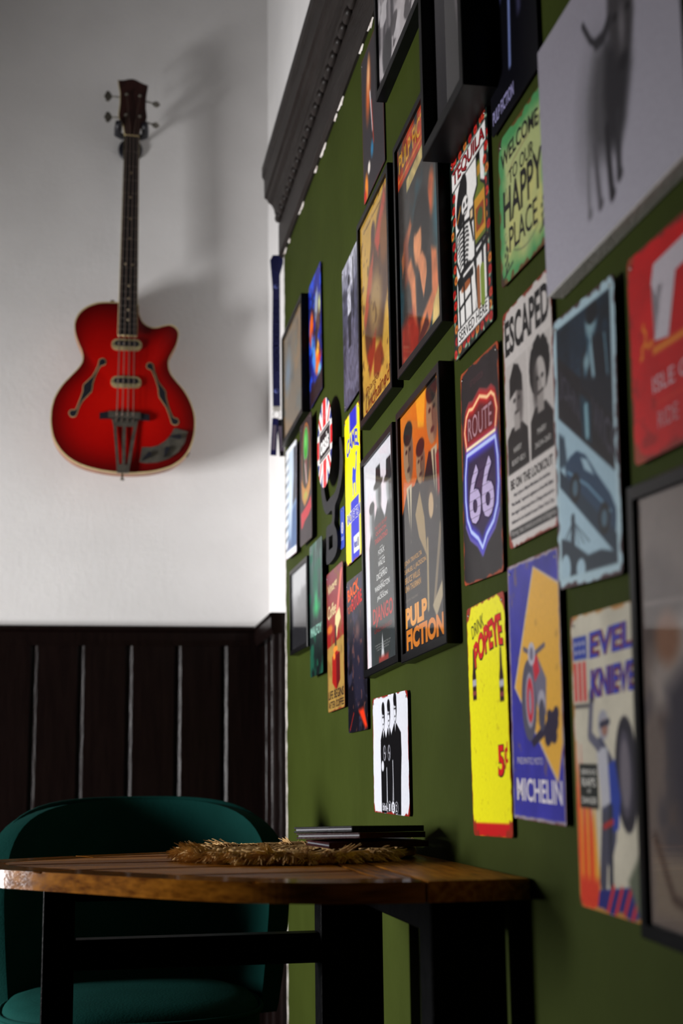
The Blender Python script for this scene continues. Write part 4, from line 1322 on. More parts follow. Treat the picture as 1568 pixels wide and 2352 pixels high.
def art_frames():
    # figures on ochre
    w, h = 0.291, 0.407
    cv = Cv(w - 0.024, h - 0.024, 80, 150, (186, 150, 66), 51)
    cv.mottle(0.12, 4)
    cv.poly(((0.10, 0.52), (0.22, 0.40), (0.40, 0.16), (0.46, 0.10), (0.52, 0.18), (0.60, 0.10), (0.85, 0.02), (0.98, 0.10), (0.98, 0.50), (0.80, 0.60), (0.70, 0.74), (0.56, 0.70), (0.40, 0.66), (0.20, 0.74), (0.14, 0.66)), (86, 58, 40), 0.06)
    cv.poly(((0.10, 0.50), (0.30, 0.30), (0.46, 0.24), (0.40, 0.40), (0.14, 0.56)), (166, 76, 50), 0.05)
    cv.poly(((0.50, 0.20), (0.86, 0.02), (0.90, 0.10), (0.62, 0.30)), (170, 70, 50), 0.05)
    cv.ell(0.46, 0.14, 0.07, 0.05, (70, 46, 40), 0.04)
    cv.ell(0.80, 0.26, 0.12, 0.12, (120, 76, 36), 0.06)
    cv.ell(0.50, 0.50, 0.20, 0.14, (150, 122, 76), 0.15)
    cv.poly(((0.18, 0.70), (0.34, 0.66), (0.50, 0.64), (0.46, 0.74), (0.28, 0.82)), (140, 54, 34), 0.05)
    cv.poly(((0.42, 0.74), (0.66, 0.72), (0.74, 0.82), (0.56, 0.88), (0.40, 0.84)), (130, 60, 34), 0.04)
    cv.blotch((70, 44, 30), 12, 0.62, 0.08, 0.5, 18)
    t = framed('framed_poster', 'framed poster of brown figures on ochre yellow', 2.417, 1.717, w, h, 0.6, 0.020, cv)
    n, pw, ph = t['n'], t['pw'], t['ph']
    letters(t, 'Quentin Tarantino', 0.42, 0.055, 0.60, 0.022, (90, 60, 40), pw, ph, n)
    letters(t, 'Django', 0.34, 0.875, 0.44, 0.050, (110, 50, 26), pw, ph, n, 0.0, rot=2, shear=0.3)
    letters(t, 'Unchained', 0.50, 0.935, 0.80, 0.070, (110, 50, 26), pw, ph, n, 0.01, rot=2, shear=0.3)
    # dark poster with a red title band
    w, h = 0.305, 0.410
    cv = Cv(w - 0.024, h - 0.024, 90, 160, (52, 48, 46), 53)
    cv.poly(((0, 0), (1, 0), (1, 0.17), (0, 0.19)), (176, 66, 36))
    cv.line(((0.03, 0.155), (0.97, 0.135)), 0.012, (206, 150, 60))
    for k in range(4):
        cv.line(((0.24, 0.255 - 0.014 * k), (0.66, 0.225 - 0.014 * k)), 0.020, (190, 170, 110))
    cv.blotch((30, 66, 76), 4, 0.52, 0.14, 0.8, 5)
    cv.poly(((0.06, 0.52), (0.30, 0.40), (0.34, 0.44), (0.08, 0.60)), (150, 88, 54), 0.03)
    cv.poly(((0.12, 0.46), (0.22, 0.42), (0.28, 0.66), (0.14, 0.66)), (116, 62, 44), 0.05)
    cv.ell(0.82, 0.44, 0.08, 0.09, (176, 88, 46), 0.05)
    cv.ell(0.92, 0.56, 0.07, 0.14, (36, 92, 104), 0.1)
    cv.ell(0.56, 0.52, 0.20, 0.17, (22, 18, 18), 0.05)
    cv.ell(0.47, 0.555, 0.10, 0.095, (206, 142, 96), 0.04)
    cv.ell(0.50, 0.475, 0.13, 0.035, (22, 18, 18), 0.03)
    cv.poly(((0.46, 0.62), (0.58, 0.62), (0.70, 0.70), (0.60, 0.83), (0.50, 0.72)), (196, 130, 88), 0.03)
    cv.poly(((0.66, 0.66), (0.80, 0.70), (0.74, 0.86), (0.56, 0.88), (0.44, 0.84), (0.44, 0.72), (0.50, 0.68), (0.58, 0.83), (0.68, 0.74)), (26, 22, 24), 0.02)
    cv.poly(((0.78, 0.66), (0.90, 0.70), (0.92, 0.86), (0.70, 0.97), (0.46, 1.0), (0.50, 0.90), (0.78, 0.84)), (196, 116, 70), 0.04)
    cv.poly(((0.20, 0.60), (0.30, 0.575), (0.40, 0.68), (0.42, 0.92), (0.34, 0.90), (0.28, 0.72)), (190, 122, 80), 0.04)
    cv.poly(((0.02, 0.82), (0.30, 0.80), (0.48, 0.92), (0.44, 1.0), (0.02, 1.0)), (140, 46, 34), 0.08)
    cv.poly(((0.44, 0.96), (0.66, 0.90), (0.70, 0.96), (0.44, 1.0)), (84, 50, 46), 0.02)
    cv.poly(((0.80, 0.90), (0.98, 0.84), (0.98, 0.97), (0.76, 0.99)), (206, 180, 110), 0.03)
    cv.mottle(0.2, 14, 20)
    t = framed('framed_poster', 'framed poster with a reclining figure under a red title band', 2.073, 1.721, w, h, 0.4, 0.020, cv)
    letters(t, 'PULP FICTION', 0.50, 0.080, 0.90, 0.085, (206, 156, 50), t['pw'], t['ph'], t['n'], 0.02)
    # white poster with men in hats
    w, h = 0.289, 0.405
    cv = Cv(w - 0.024, h - 0.024, 90, 160, (206, 206, 212), 57)
    cv.blotch((216, 190, 194), 3, 0.5, 0.2, 0.6)
    D = (56, 62, 64)
    for cx, top, wd_, hat in ((0.26, 0.19, 0.16, False), (0.49, 0.085, 0.22, True), (0.83, 0.10, 0.20, True)):
        cv.poly(((cx - wd_ * 0.7, top + 0.24), (cx - 0.05, top + 0.18), (cx + 0.05, top + 0.18), (cx + wd_ * 0.8, top + 0.25), (cx + wd_ * 0.8, 1.0), (cx - wd_ * 0.7, 1.0)), D, 0.02)
        cv.ell(cx, top + 0.12, 0.085, 0.075, (150, 156, 158), 0.04)
        cv.ell(cx + 0.04, top + 0.13, 0.05, 0.07, (80, 84, 86), 0.06)
        if hat:
            cv.ell(cx, top + 0.075, 0.15, 0.020, (44, 46, 48))
            cv.poly(((cx - 0.085, top + 0.075), (cx - 0.07, top - 0.01), (cx + 0.07, top - 0.01), (cx + 0.085, top + 0.075)), (44, 46, 48))
        else:
            cv.ell(cx, top + 0.055, 0.09, 0.03, (60, 62, 64))
    cv.poly(((0.30, 0.36), (0.72, 0.34), (0.76, 1.0), (0.26, 1.0)), (54, 58, 58), 0.04)
    cv.line(((0.06, 0.45), (0.08, 1.0)), 0.06, (210, 212, 216), 0.02)
    cv.line(((0.96, 0.45), (0.95, 1.0)), 0.05, (200, 202, 206), 0.02)
    cv.poly(((0.52, 0.86), (0.58, 0.98), (0.47, 0.98)), (190, 192, 194))
    cv.rect(0.40, 0.965, 0.70, 0.99, (150, 60, 54), 0.03)
    t = framed('framed_poster', 'framed white poster of men in hats with red and white lettering', 2.416, 1.251, w, h, 1.3, 0.020, cv)
    n, pw, ph = t['n'], t['pw'], t['ph']
    Rd, Wt = (176, 48, 46), (206, 208, 206)
    for s, y, wd_, ht, c, b in (('THE NEW FILM BY', 0.395, 0.40, 0.018, Rd, 0), ('QUENTIN', 0.425, 0.34, 0.022, Rd, 0.02), ('TARANTINO', 0.458, 0.42, 0.026, Rd, 0.02),
                                ('JAMIE', 0.50, 0.10, 0.009, Wt, 0), ('FOXX', 0.52, 0.20, 0.024, Wt, 0.01), ('CHRISTOPH', 0.55, 0.16, 0.009, Wt, 0), ('WALTZ', 0.572, 0.22, 0.026, Wt, 0.01),
                                ('LEONARDO', 0.605, 0.16, 0.009, Wt, 0), ('DICAPRIO', 0.628, 0.34, 0.028, Wt, 0.01), ('KERRY', 0.66, 0.10, 0.009, Wt, 0), ('WASHINGTON', 0.68, 0.48, 0.026, Wt, 0.01), ('SAMUEL L.', 0.71, 0.16, 0.009, Wt, 0), ('JACKSON', 0.73, 0.34, 0.026, Wt, 0.01),
                                ('DJANGO', 0.81, 0.64, 0.095, Rd, 0.02), ('UNCHAINED', 0.872, 0.56, 0.020, (130, 40, 40), 0)):
        letters(t, s, 0.55, y - 0.035, wd_, ht, c, pw, ph, n, b, rough=0.6)
    for k in range(3):
        letters(t, 'A WRITTEN AND DIRECTED FILM', 0.53, 0.905 + 0.012 * k, 0.50 - 0.06 * k, 0.007, (150, 152, 150), pw, ph, n, rough=0.6)
    # orange poster with men in suits
    w, h = 0.297, 0.413
    cv = Cv(w - 0.024, h - 0.024, 100, 170, (200, 116, 34), 59)
    cv.grad((206, 122, 30), (190, 96, 34), 0, 0.3)
    K, Sk, S2 = (34, 32, 34), (150, 124, 96), (104, 84, 68)
    cv.poly(((0.42, 0.0), (0.66, 0.0), (0.60, 0.14), (0.46, 0.12)), (226, 160, 40), 0.02)
    cv.poly(((0.04, 0.40), (0.16, 0.33), (0.34, 0.34), (0.46, 0.30), (0.56, 0.36), (0.70, 0.26), (0.98, 0.30), (0.98, 1), (0, 1), (0, 0.42)), K)
    for cx, cy, rx, ry in ((0.20, 0.185, 0.125, 0.12), (0.50, 0.27, 0.11, 0.085), (0.80, 0.12, 0.135, 0.125)):
        cv.ell(cx, cy, rx, ry, Sk)
        cv.ell(cx + rx * 0.45, cy + 0.01, rx * 0.5, ry * 0.85, S2, 0.03)
        cv.ell(cx, cy - ry * 0.72, rx * 0.95, ry * 0.42, (40, 32, 30))
        for ex in (-0.4, 0.35):
            cv.ell(cx + rx * ex, cy - ry * 0.12, rx * 0.2, ry * 0.08, (40, 32, 30))
        cv.ell(cx, cy + ry * 0.55, rx * 0.32, ry * 0.10, (70, 50, 46))
        cv.line(((cx, cy - ry * 0.05), (cx + rx * 0.06, cy + ry * 0.25)), 0.018, (84, 64, 54))
    for cx, y0 in ((0.20, 0.32), (0.82, 0.26)):
        cv.poly(((cx - 0.07, y0), (cx + 0.07, y0), (cx + 0.02, y0 + 0.24)), (176, 166, 140))
        cv.line(((cx, y0 + 0.02), (cx + 0.015, y0 + 0.22)), 0.028, K)
    cv.poly(((0.34, 0.46), (0.46, 0.38), (0.56, 0.50), (0.60, 0.66), (0.42, 0.56)), (146, 126, 90))
    cv.ell(0.72, 0.46, 0.085, 0.065, (60, 48, 42))
    cv.ell(0.72, 0.475, 0.055, 0.05, (176, 152, 118))
    cv.poly(((0.62, 0.53), (0.80, 0.53), (0.86, 0.66), (0.62, 0.64)), (40, 36, 40))
    cv.line(((0.62, 0.60), (0.60, 0.86)), 0.04, (150, 132, 96))
    cv.line(((0.92, 0.58), (0.74, 0.86)), 0.05, (120, 106, 84))
    cv.poly(((0.70, 0.86), (0.94, 0.78), (0.96, 0.83), (0.78, 0.91)), (160, 146, 118))
    cv.poly(((0.86, 0.30), (0.96, 0.28), (0.98, 0.44), (0.88, 0.46)), (150, 40, 40), 0.03)
    t = framed('framed_poster', 'framed orange poster of dark suited men with block title', 2.085, 1.255, w, h, 0.9, 0.022, cv)
    n, pw, ph = t['n'], t['pw'], t['ph']
    O = (214, 150, 60)
    for s, x, y, wd_ in (('JOHN TRAVOLTA', 0.255, 0.63, 0.44), ('SAMUEL L JACKSON', 0.305, 0.665, 0.54), ('BRUCE WILLIS', 0.23, 0.70, 0.38), ('UMA THURMAN', 0.24, 0.735, 0.40)):
        letters(t, s, x, y, wd_, 0.026, (190, 140, 66), pw, ph, n, 0.01, rough=0.6)
    letters(t, 'QUENTIN TARANTINO', 0.20, 0.785, 0.32, 0.012, (120, 110, 96), pw, ph, n, rough=0.6)
    letters(t, 'PULP', 0.30, 0.855, 0.54, 0.085, O, pw, ph, n, 0.05, rough=0.6)
    letters(t, 'FICTION', 0.49, 0.945, 0.90, 0.085, (206, 128, 44), pw, ph, n, 0.05, rough=0.6)
    # brownish landscape by the corner
    w, h = 0.362, 0.300
    cv = Cv(w - 0.02, h - 0.02, 70, 90, (120, 108, 92), 61)
    cv.blotch((150, 120, 84), 5, 0.5, 0.15, 0.7)
    cv.blotch((96, 104, 104), 6, 0.55, 0.12, 0.7)
    cv.blotch((80, 66, 54), 8, 0.60, 0.1, 0.6)
    cv.ell(0.25, 0.40, 0.14, 0.16, (110, 130, 150), 0.2)
    framed('framed_picture', 'framed brown and grey picture hanging closest to the corner', 3.458, 1.882, w, h, 0.4, 0.022, cv, 0.010)
    # small landscape frame
    w, h = 0.286, 0.211
    cv = Cv(w - 0.02, h - 0.02, 60, 60, (130, 132, 134), 63)
    cv.grad((180, 182, 184), (40, 40, 44), 0.25, 0.75)
    cv.blotch((90, 92, 96), 5, 0.55, 0.15, 0.6)
    framed('framed_picture', 'small black framed grey picture, lowest near the corner', 3.366, 1.272, w, h, -0.6, 0.022, cv, 0.010)
    # tall frame with ink drawings, top
    w, h = 0.345, 0.44
    cv = Cv(w - 0.024, h - 0.024, 90, 140, (176, 170, 172), 65)
    for i in range(9):
        x = 0.06 + 0.11 * i
        cv.line(((x, 0.10), (x + 0.05 * math.sin(i * 2), 0.5), (x - 0.03, 0.80 + 0.08 * math.sin(i))), 0.09, (96 - 30 * (i % 2), 92 - 30 * (i % 2), 96 - 28 * (i % 2)), 0.06)
        cv.ell(x, 0.30, 0.03, 0.05, [(70, 100, 130), (190, 120, 50), (110, 80, 130)][i % 3], 0.05)
    cv.blotch((60, 56, 60), 7, 0.56, 0.06, 0.8, 12)
    cv.blotch((190, 186, 188), 6, 0.58, 0.06, 0.9, 10)
    cv.ell(0.22, 0.90, 0.12, 0.10, (40, 38, 44), 0.03)
    framed('framed_picture', 'black framed print of grey ink sketches, highest of the frames', 2.190, 2.300, w, h, 1.0, 0.020, cv)
    # deep box frame at the top
    w, h = 0.232, 0.330
    cv = Cv(w - 0.03, h - 0.03, 70, 110, (60, 58, 60), 67)
    cv.grad((84, 82, 84), (50, 48, 50))
    cv.line(((0.55, 0.0), (0.60, 0.35), (0.74, 0.72)), 0.08, (110, 104, 108), 0.06)
    cv.line(((0.70, 0.45), (0.80, 0.70)), 0.04, (130, 110, 110), 0.05)
    framed('box_frame', 'deep black box frame with a dark grey picture', 1.772, 1.913, w, h, 0.5, 0.052, cv, 0.015, recess=0.018)
    # sepia picture at the right edge
    w, h = 0.292, 0.410
    cv = Cv(w - 0.03, h - 0.03, 90, 130, (110, 98, 92), 71)
    cv.blotch((84, 72, 68), 4, 0.5, 0.15, 0.8)
    cv.blotch((70, 66, 72), 5, 0.56, 0.12, 0.7, 8)
    cv.ell(0.60, 0.17, 0.17, 0.10, (150, 140, 134), 0.08)
    cv.poly(((0.06, 0.42), (0.30, 0.30), (0.60, 0.26), (0.98, 0.34), (0.98, 0.60), (0.50, 0.52), (0.10, 0.50)), (146, 136, 130), 0.08)
    cv.poly(((0.20, 0.46), (0.50, 0.36), (0.98, 0.40), (0.98, 0.82), (0.30, 0.84), (0.24, 0.66)), (60, 56, 64), 0.10)
    cv.ell(0.22, 0.34, 0.10, 0.06, (130, 96, 76), 0.06)
    cv.ell(0.60, 0.19, 0.08, 0.05, (80, 74, 74), 0.05)
    cv.poly(((0.04, 0.84), (0.98, 0.82), (0.98, 0.98), (0.04, 0.98)), (124, 110, 96), 0.06)
    cv.line(((0.06, 0.80), (0.20, 0.93), (0.40, 0.95)), 0.03, (70, 52, 44), 0.03)
    cv.line(((0.03, 0.255), (0.97, 0.262)), 0.006, (150, 140, 134))
    framed('framed_picture', 'black framed sepia photograph at the right of the wall', 1.108, 0.921, w, h, -2.6, 0.020, cv, 0.012)


def art_bull():
    w, h = 0.386, 0.296
    t = empty('canvas_print', None, 'white canvas print of a lone horned bull in mist', 'picture', mat=wall_frame(1.257, 1.538, 0, 0))
    box('stretcher', (-w / 2, -h / 2, 0.0005), (w / 2, h / 2, 0.0195), 'canvas_edge', t, 0.0015, 2)
    cv = Cv(w - 0.002, h - 0.002, 170, 150, (150, 147, 158), 81)
    cv.grad((138, 134, 144), (172, 169, 180), 0.1, 1.0, 0.8)
    D, G = (40, 38, 42), (96, 92, 98)
    # body fading into mist towards the left
    cv.ell(0.44, 0.52, 0.11, 0.22, (112, 110, 116), 0.14, 10, 0.8)
    cv.poly(((0.46, 0.34), (0.58, 0.30), (0.70, 0.36), (0.70, 0.52), (0.645, 0.68), (0.60, 0.75), (0.50, 0.72), (0.42, 0.68), (0.405, 0.58), (0.42, 0.45)), (76, 74, 78), 0.08)
    cv.poly(((0.54, 0.36), (0.69, 0.40), (0.695, 0.52), (0.645, 0.68), (0.60, 0.75), (0.53, 0.70), (0.51, 0.52)), (44, 42, 46), 0.05)
    # legs
    for x0, x1, y1, wd_, c in ((0.525, 0.538, 0.885, 0.034, D), (0.605, 0.592, 0.845, 0.034, (52, 50, 54)), (0.437, 0.453, 0.875, 0.028, (84, 81, 87)), (0.385, 0.372, 0.87, 0.020, (112, 110, 116))):
        cv.line(((x0, 0.64), ((x0 + x1) / 2 - 0.004, 0.75), (x1, y1)), wd_, c, 0.018)
        cv.ell(x1 + 0.006, y1, 0.018, 0.018, c, 0.012)
    # head with horns
    cv.poly(((0.57, 0.18), (0.66, 0.16), (0.74, 0.22), (0.735, 0.36), (0.71, 0.46), (0.675, 0.52), (0.635, 0.51), (0.60, 0.40), (0.56, 0.30)), (58, 55, 58), 0.03)
    cv.ell(0.655, 0.485, 0.034, 0.032, (34, 32, 36), 0.02)
    cv.ell(0.655, 0.36, 0.018, 0.06, (104, 100, 104), 0.03)
    cv.ell(0.615, 0.30, 0.013, 0.012, (20, 18, 20), 0.01)
    cv.ell(0.700, 0.32, 0.013, 0.012, (20, 18, 20), 0.01)
    cv.line(((0.575, 0.28), (0.53, 0.315), (0.48, 0.305), (0.435, 0.255), (0.385, 0.165)), 0.018, (34, 32, 36), 0.012)
    cv.line(((0.575, 0.28), (0.53, 0.31), (0.48, 0.30)), 0.034, (44, 42, 46), 0.014)
    cv.line(((0.735, 0.25), (0.78, 0.27), (0.82, 0.25), (0.85, 0.19), (0.87, 0.11)), 0.018, (34, 32, 36), 0.012)
    cv.line(((0.735, 0.25), (0.78, 0.268), (0.81, 0.25)), 0.034, (44, 42, 46), 0.014)
    cv.build('print', 'paper', t, 0.0199)


def small_wall_things():
    # black cut-out bull head
    H = [(3.054, 0.69), (3.041, 0.647), (3.022, 0.612), (2.997, 0.592), (2.952, 0.593), (2.893, 0.593), (2.858, 0.609), (2.838, 0.63), (2.83, 0.661), (2.834, 0.691), (2.824, 0.696), (2.807, 0.682), (2.797, 0.653), (2.797, 0.629), (2.817, 0.6), (2.856, 0.576), (2.895, 0.565), (2.901, 0.543), (2.907, 0.527), (2.881, 0.508), (2.872, 0.48), (2.902, 0.458), (3.006, 0.455), (3.008, 0.494), (3.008, 0.535), (2.945, 0.536), (2.93, 0.548), (2.941, 0.563), (2.999, 0.564), (3.044, 0.586), (3.069, 0.618), (3.075, 0.645), (3.069, 0.68)]
    cy, cz = 2.936, 0.575
    P = [(cy - y, z - cz) for y, z in H]
    Q = [(cy - y, z - cz) for y, z in ((2.977, 0.511), (2.927, 0.508), (2.929, 0.481), (2.979, 0.482))]
    cu = bpy.data.curves.new('shape', 'CURVE')
    cu.dimensions = '2D'
    cu.fill_mode = 'BOTH'
    for pts in (smooth_pts(P, 3), Q):
        sp = cu.splines.new('POLY')
        sp.points.add(len(pts) - 1)
        for p, q in zip(sp.points, pts):
            p.co = (q[0], q[1], 0, 1)
        sp.use_cyclic_u = True
    cu.extrude = 0.005
    to = bpy.data.objects.new('shape', cu)
    me = bpy.data.meshes.new_from_object(to)
    bpy.data.objects.remove(to)
    bpy.data.curves.remove(cu)
    me.name = 'wall_ornament'
    me.materials.clear()
    me.materials.append(M['cut_black'])
    o = data_obj('wall_ornament', me)
    o.matrix_world = wall_frame(cy, cz + CAMZ, 0, -0.0055)
    tag(o, 'black cut-out wall ornament with long curved horns around the round flag sign', 'ornament')
    # blue card tag on a nail
    t = empty('card_tag', None, 'small blue tag with a white round crest beside the camel sign', 'tag', mat=wall_frame(2.856, 1.377, -0.5))
    w, h = 0.046, 0.086
    prism('card', rrect(w, h, 0.006), 0.001, 0.0022, flat_ink((56, 76, 176)), t)
    cv = Cv(0.024, 0.024, 24, 24, (220, 214, 214), 4)
    cv.ell(0.5, 0.5, 0.34, 0.34, (70, 80, 170))
    cv.ell(0.5, 0.5, 0.24, 0.24, (214, 206, 200))
    cv.ell(0.5, 0.5, 0.10, 0.12, (90, 90, 170))
    c = cv.build('crest', 'ink', t, 0.0026, lambda x, y: np.hypot(x, y) <= 0.012)
    for k in range(2):
        box('text_line', (-0.014, -0.021 - 0.004 * k, 0.0023), (0.014, -0.0195 - 0.004 * k, 0.0025), flat_ink((170, 180, 220)), t)
    nail(t, 0.0, 0.036, 0.0024, 0.003)


def lanyard():
    t = empty('lanyard', (-0.019, 3.765, 1.733), 'dark blue lanyard hanging from the end of the cornice', 'lanyard')
    blue = noise_mat('lanyard_weave', (0.007, 0.008, 0.075), (0.010, 0.012, 0.10), 300, 0.7)
    M['lanyard'] = blue
    W_ = 0.0205
    zt, zb = 0.565, 0.136
    # two layers of strap, folded at the top where it wraps the nail
    for k, dy in ((0, -0.004), (1, 0.003)):
        vs = []
        n = 14
        for i in range(n + 1):
            f = i / n
            z = zt + (zb - zt) * f
            flare = max(0, 1 - f * 5) * 0.007
            vs += [(-W_ / 2 - flare + 0.001 * math.sin(6 * f + k), dy, z), (W_ / 2, dy, z)]
        F = [(2 * i, 2 * i + 1, 2 * i + 3, 2 * i + 2) for i in range(n)]
        o = mesh_obj('strap', vs, F, blue, t)
        o.modifiers.new('thickness', 'SOLIDIFY').thickness = 0.0012
    mesh = [(-0.016, -0.005, 0.565), (-0.010, -0.004, 0.578), (0.019, -0.004, 0.580), (0.020, -0.004, 0.556), (0.010, -0.0062, 0.520), (-0.015, -0.0062, 0.535)]
    o = mesh_obj('strap_fold', mesh, [(0, 1, 2, 3, 4, 5)], blue, t)
    o.modifiers.new('thickness', 'SOLIDIFY').thickness = 0.002
    nl = lathe('nail', [(0.0012, 0.0), (0.0012, 0.030), (0.003, 0.031), (0.002, 0.033)], 'steel', t, 10, 'x')
    nl.location = (0.026, -0.001, 0.566)
    nl.rotation_euler = (0, 0, math.pi)
    # print on the strap, reading downwards
    f = Matrix(((1, 0, 0), (0, 0, -1), (0, 1, 0))).to_4x4()
    e = letters(t, 'STADIUM TOURS & MUSEUM', 0.5, 0.5, 1, 1, (120, 130, 190), 0.205, 0.011, 0, 0.0, rot=0)
    e.matrix_local = Matrix.Translation((0, -0.0052, 0.345)) @ f @ Matrix.Rotation(R(-90), 4, 'Z')
    for z in (0.487, 0.185):
        o = lathe('crest', [(0.0065, 0), (0.0065, 0.0004)], flat_ink((110, 120, 180)), t, 20, 'y', (0, -0.0050, z))
        o = lathe('crest_core', [(0.0042, 0), (0.0042, 0.0004)], flat_ink((20, 26, 110)), t, 20, 'y', (0, -0.0056, z))
    box('end_clamp', (-0.0115, -0.006, 0.130), (0.0115, 0.005, 0.142), 'canvas_edge', t, 0.001)
    ring = [(0.009 * math.cos(a), 0, 0.119 + 0.011 * math.sin(a)) for a in np.linspace(0, 2 * math.pi, 17)]
    tube('ring', ring, 0.0012, 'steel', t, 6)
    # two slim ticket holders
    for dx, dy, a, c in ((-0.004, -0.003, 3, (40, 40, 90)), (0.010, 0.006, -4, (24, 24, 30))):
        h_ = box('ticket_holder', (-0.0085, -0.001, -0.105), (0.0085, 0.001, 0), flat_ink(c), t, 0.0006)
        h_.location = (dx, dy, 0.108)
        h_.rotation_euler = (0, R(a), 0)
        box('ticket_print', (-0.0055, -0.0016, -0.090), (0.004, -0.0011, -0.02), flat_ink((120, 110, 130)), h_)


for fn in (art_tequila, art_welcome, art_escaped, art_shield, art_yellow_drink, art_motor_tyre, art_daredevil, art_blue_noir, art_red_race,
           art_trio, art_camel, art_union, art_dark_rock, art_frames, art_bull, small_wall_things, lanyard):
    fn()


# ------------------------------------------------------------------ red hollow-body bass guitar on the back wall
def guitar():
    M['cream'] = noise_mat('cream_binding', (0.62, 0.50, 0.25), (0.55, 0.42, 0.20), 40, 0.4)
    M['maple'] = noise_mat('maple_side', (0.30, 0.10, 0.04), (0.40, 0.15, 0.06), 10, 0.35, stretch=(1, 8, 1))
    M['fretboard'] = noise_mat('ebony', (0.012, 0.011, 0.013), (0.02, 0.017, 0.018), 40, 0.45, stretch=(8, 1, 8))
    M['head_wood'] = noise_mat('dark_headstock', (0.020, 0.006, 0.005), (0.040, 0.012, 0.009), 30, 0.35, stretch=(8, 1, 8))
    M['nickel'] = noise_mat('aged_nickel', (0.16, 0.15, 0.13), (0.24, 0.22, 0.18), 60, 0.45, metal=0.85)
    M['string'] = base_mat('wound_string', (0.22, 0.16, 0.13), 0.45, 0.8)
    M['brass'] = noise_mat('pickup_brass', (0.55, 0.46, 0.24), (0.42, 0.34, 0.17), 40, 0.45, metal=0.4)
    M['dark_plastic'] = base_mat('dark_plastic', (0.012, 0.012, 0.018), 0.4)
    M['pearl'] = base_mat('pearl_dot', (0.55, 0.45, 0.30), 0.4)
    m = Matrix(((1, 0, 0), (0, 0, -1), (0, 1, 0))).to_4x4()
    g = empty('bass_guitar', None, 'red hollow-body bass guitar hanging on the white wall', 'guitar', mat=Matrix.Translation((-0.422, 4.087, 1.979)) @ m)

    def G(px, py):
        p = 900 - py
        return ((px - 290 - 0.0125 * p) * 0.00126 * (1 + 4.5e-5 * p), 0.00131 * p + 7.72e-8 * p * p)

    def A(pts):
        return [G(80 + x / 3.92, 160 + y / 3.92) for x, y in pts]

    def B(pts):
        return [G(80 + x / 3.92, 660 + y / 3.92) for x, y in pts]
    out = B([(748, 145), (600, 150), (500, 180), (430, 225), (385, 280), (360, 350), (365, 430), (390, 510), (420, 580), (435, 640), (425, 700), (385, 760), (320, 830), (250, 910), (195, 1000), (165, 1090), (152, 1200), (160, 1310), (190, 1410), (250, 1500), (330, 1570), (430, 1620), (560, 1655), (700, 1675), (850, 1680), (1000, 1670), (1130, 1645), (1250, 1600), (1340, 1530), (1400, 1440), (1435, 1330), (1447, 1210), (1435, 1110), (1400, 1010), (1340, 910), (1270, 830), (1220, 760), (1203, 690), (1210, 630), (1240, 570), (1275, 500), (1295, 420), (1285, 370), (1255, 340), (1210, 327), (1160, 338), (1100, 355), (1050, 358), (1000, 340), (960, 300), (935, 240), (932, 160)])
    body_pts = smooth_pts(out[:-1], 3, closed=False)[:-1] + [out[-2], out[-1]]
    c = B([(800, 1000)])[0]
    BT = 0.052
    ang = np.array([math.atan2(p[1] - c[1], p[0] - c[0]) for p in body_pts])
    rad = np.array([math.hypot(p[0] - c[0], p[1] - c[1]) for p in body_pts])
    order = np.argsort(ang)

    def topn(x, y):
        a = math.atan2(y - c[1], x - c[0])
        rr = np.interp(a, ang[order], rad[order], period=2 * math.pi)
        r = min(1, math.hypot(x - c[0], y - c[1]) / rr)
        return BT + 0.009 * (1 - r ** 2.5)
    # arched top with a burst finish
    k = len(body_pts)
    rings = [0.985, 0.965, 0.93, 0.88, 0.80, 0.68, 0.5, 0.28]
    vs, cols = [], []
    edge, mid, ctr = np.array(lin((70, 5, 6))), np.array(lin((160, 8, 6))), np.array(lin((196, 16, 8)))
    for s in rings:
        for p in body_pts:
            x, y = c[0] + (p[0] - c[0]) * s, c[1] + (p[1] - c[1]) * s
            vs.append((x, y, BT + 0.009 * (1 - s ** 2.5)))
            t = (1 - s) / 0.30
            cols.append(tuple(edge * (1 - t) + mid * t) if t < 1 else tuple(mid * (1 - min(1, (t - 1) / 1.5)) + ctr * min(1, (t - 1) / 1.5)))
    fs = [(i * k + j, i * k + (j + 1) % k, (i + 1) * k + (j + 1) % k, (i + 1) * k + j) for i in range(len(rings) - 1) for j in range(k)]
    vs.append((c[0], c[1], BT + 0.009))
    cols.append(tuple(ctr))
    last = (len(rings) - 1) * k
    fs += [(last + j, last + (j + 1) % k, len(vs) - 1) for j in range(k)]
    red = ink_mat('red_burst_lacquer', 0.3, 0.2)
    o = mesh_obj('body_top', vs, fs, red, g, True)
    at = o.data.color_attributes.new('Col', 'FLOAT_COLOR', 'POINT')
    at.data.foreach_set('color', np.array([(*q, 1) for q in cols]).ravel())

    def ringband(name, s0, n0, s1, n1, mat):
        P = [(c[0] + (p[0] - c[0]) * s0, c[1] + (p[1] - c[1]) * s0, n0) for p in body_pts] + [(c[0] + (p[0] - c[0]) * s1, c[1] + (p[1] - c[1]) * s1, n1) for p in body_pts]
        F = [(j, (j + 1) % k, k + (j + 1) % k, k + j) for j in range(k)]
        return P, F
    P, F = ringband('', 0.985, BT + 0.009 * (1 - 0.985 ** 2.5), 1.0, BT, None)
    P2, F2 = ringband('', 1.0, BT, 1.0, BT - 0.007, None)
    mesh_obj('binding', P + P2, F + [tuple(i + len(P) for i in f) for f in F2], 'cream', g)
    P, F = ringband('', 1.0, BT - 0.007, 1.0, 0.004, None)
    P2, F2 = ringband('', 1.0, 0.004, 0.96, 0.0, None)
    n_ = len(P)
    F = F + [tuple(i + n_ for i in f) for f in F2] + [tuple(range(n_ + k, n_ + 2 * k))[::-1]]
    mesh_obj('body_side', P + P2, F, 'maple', g)
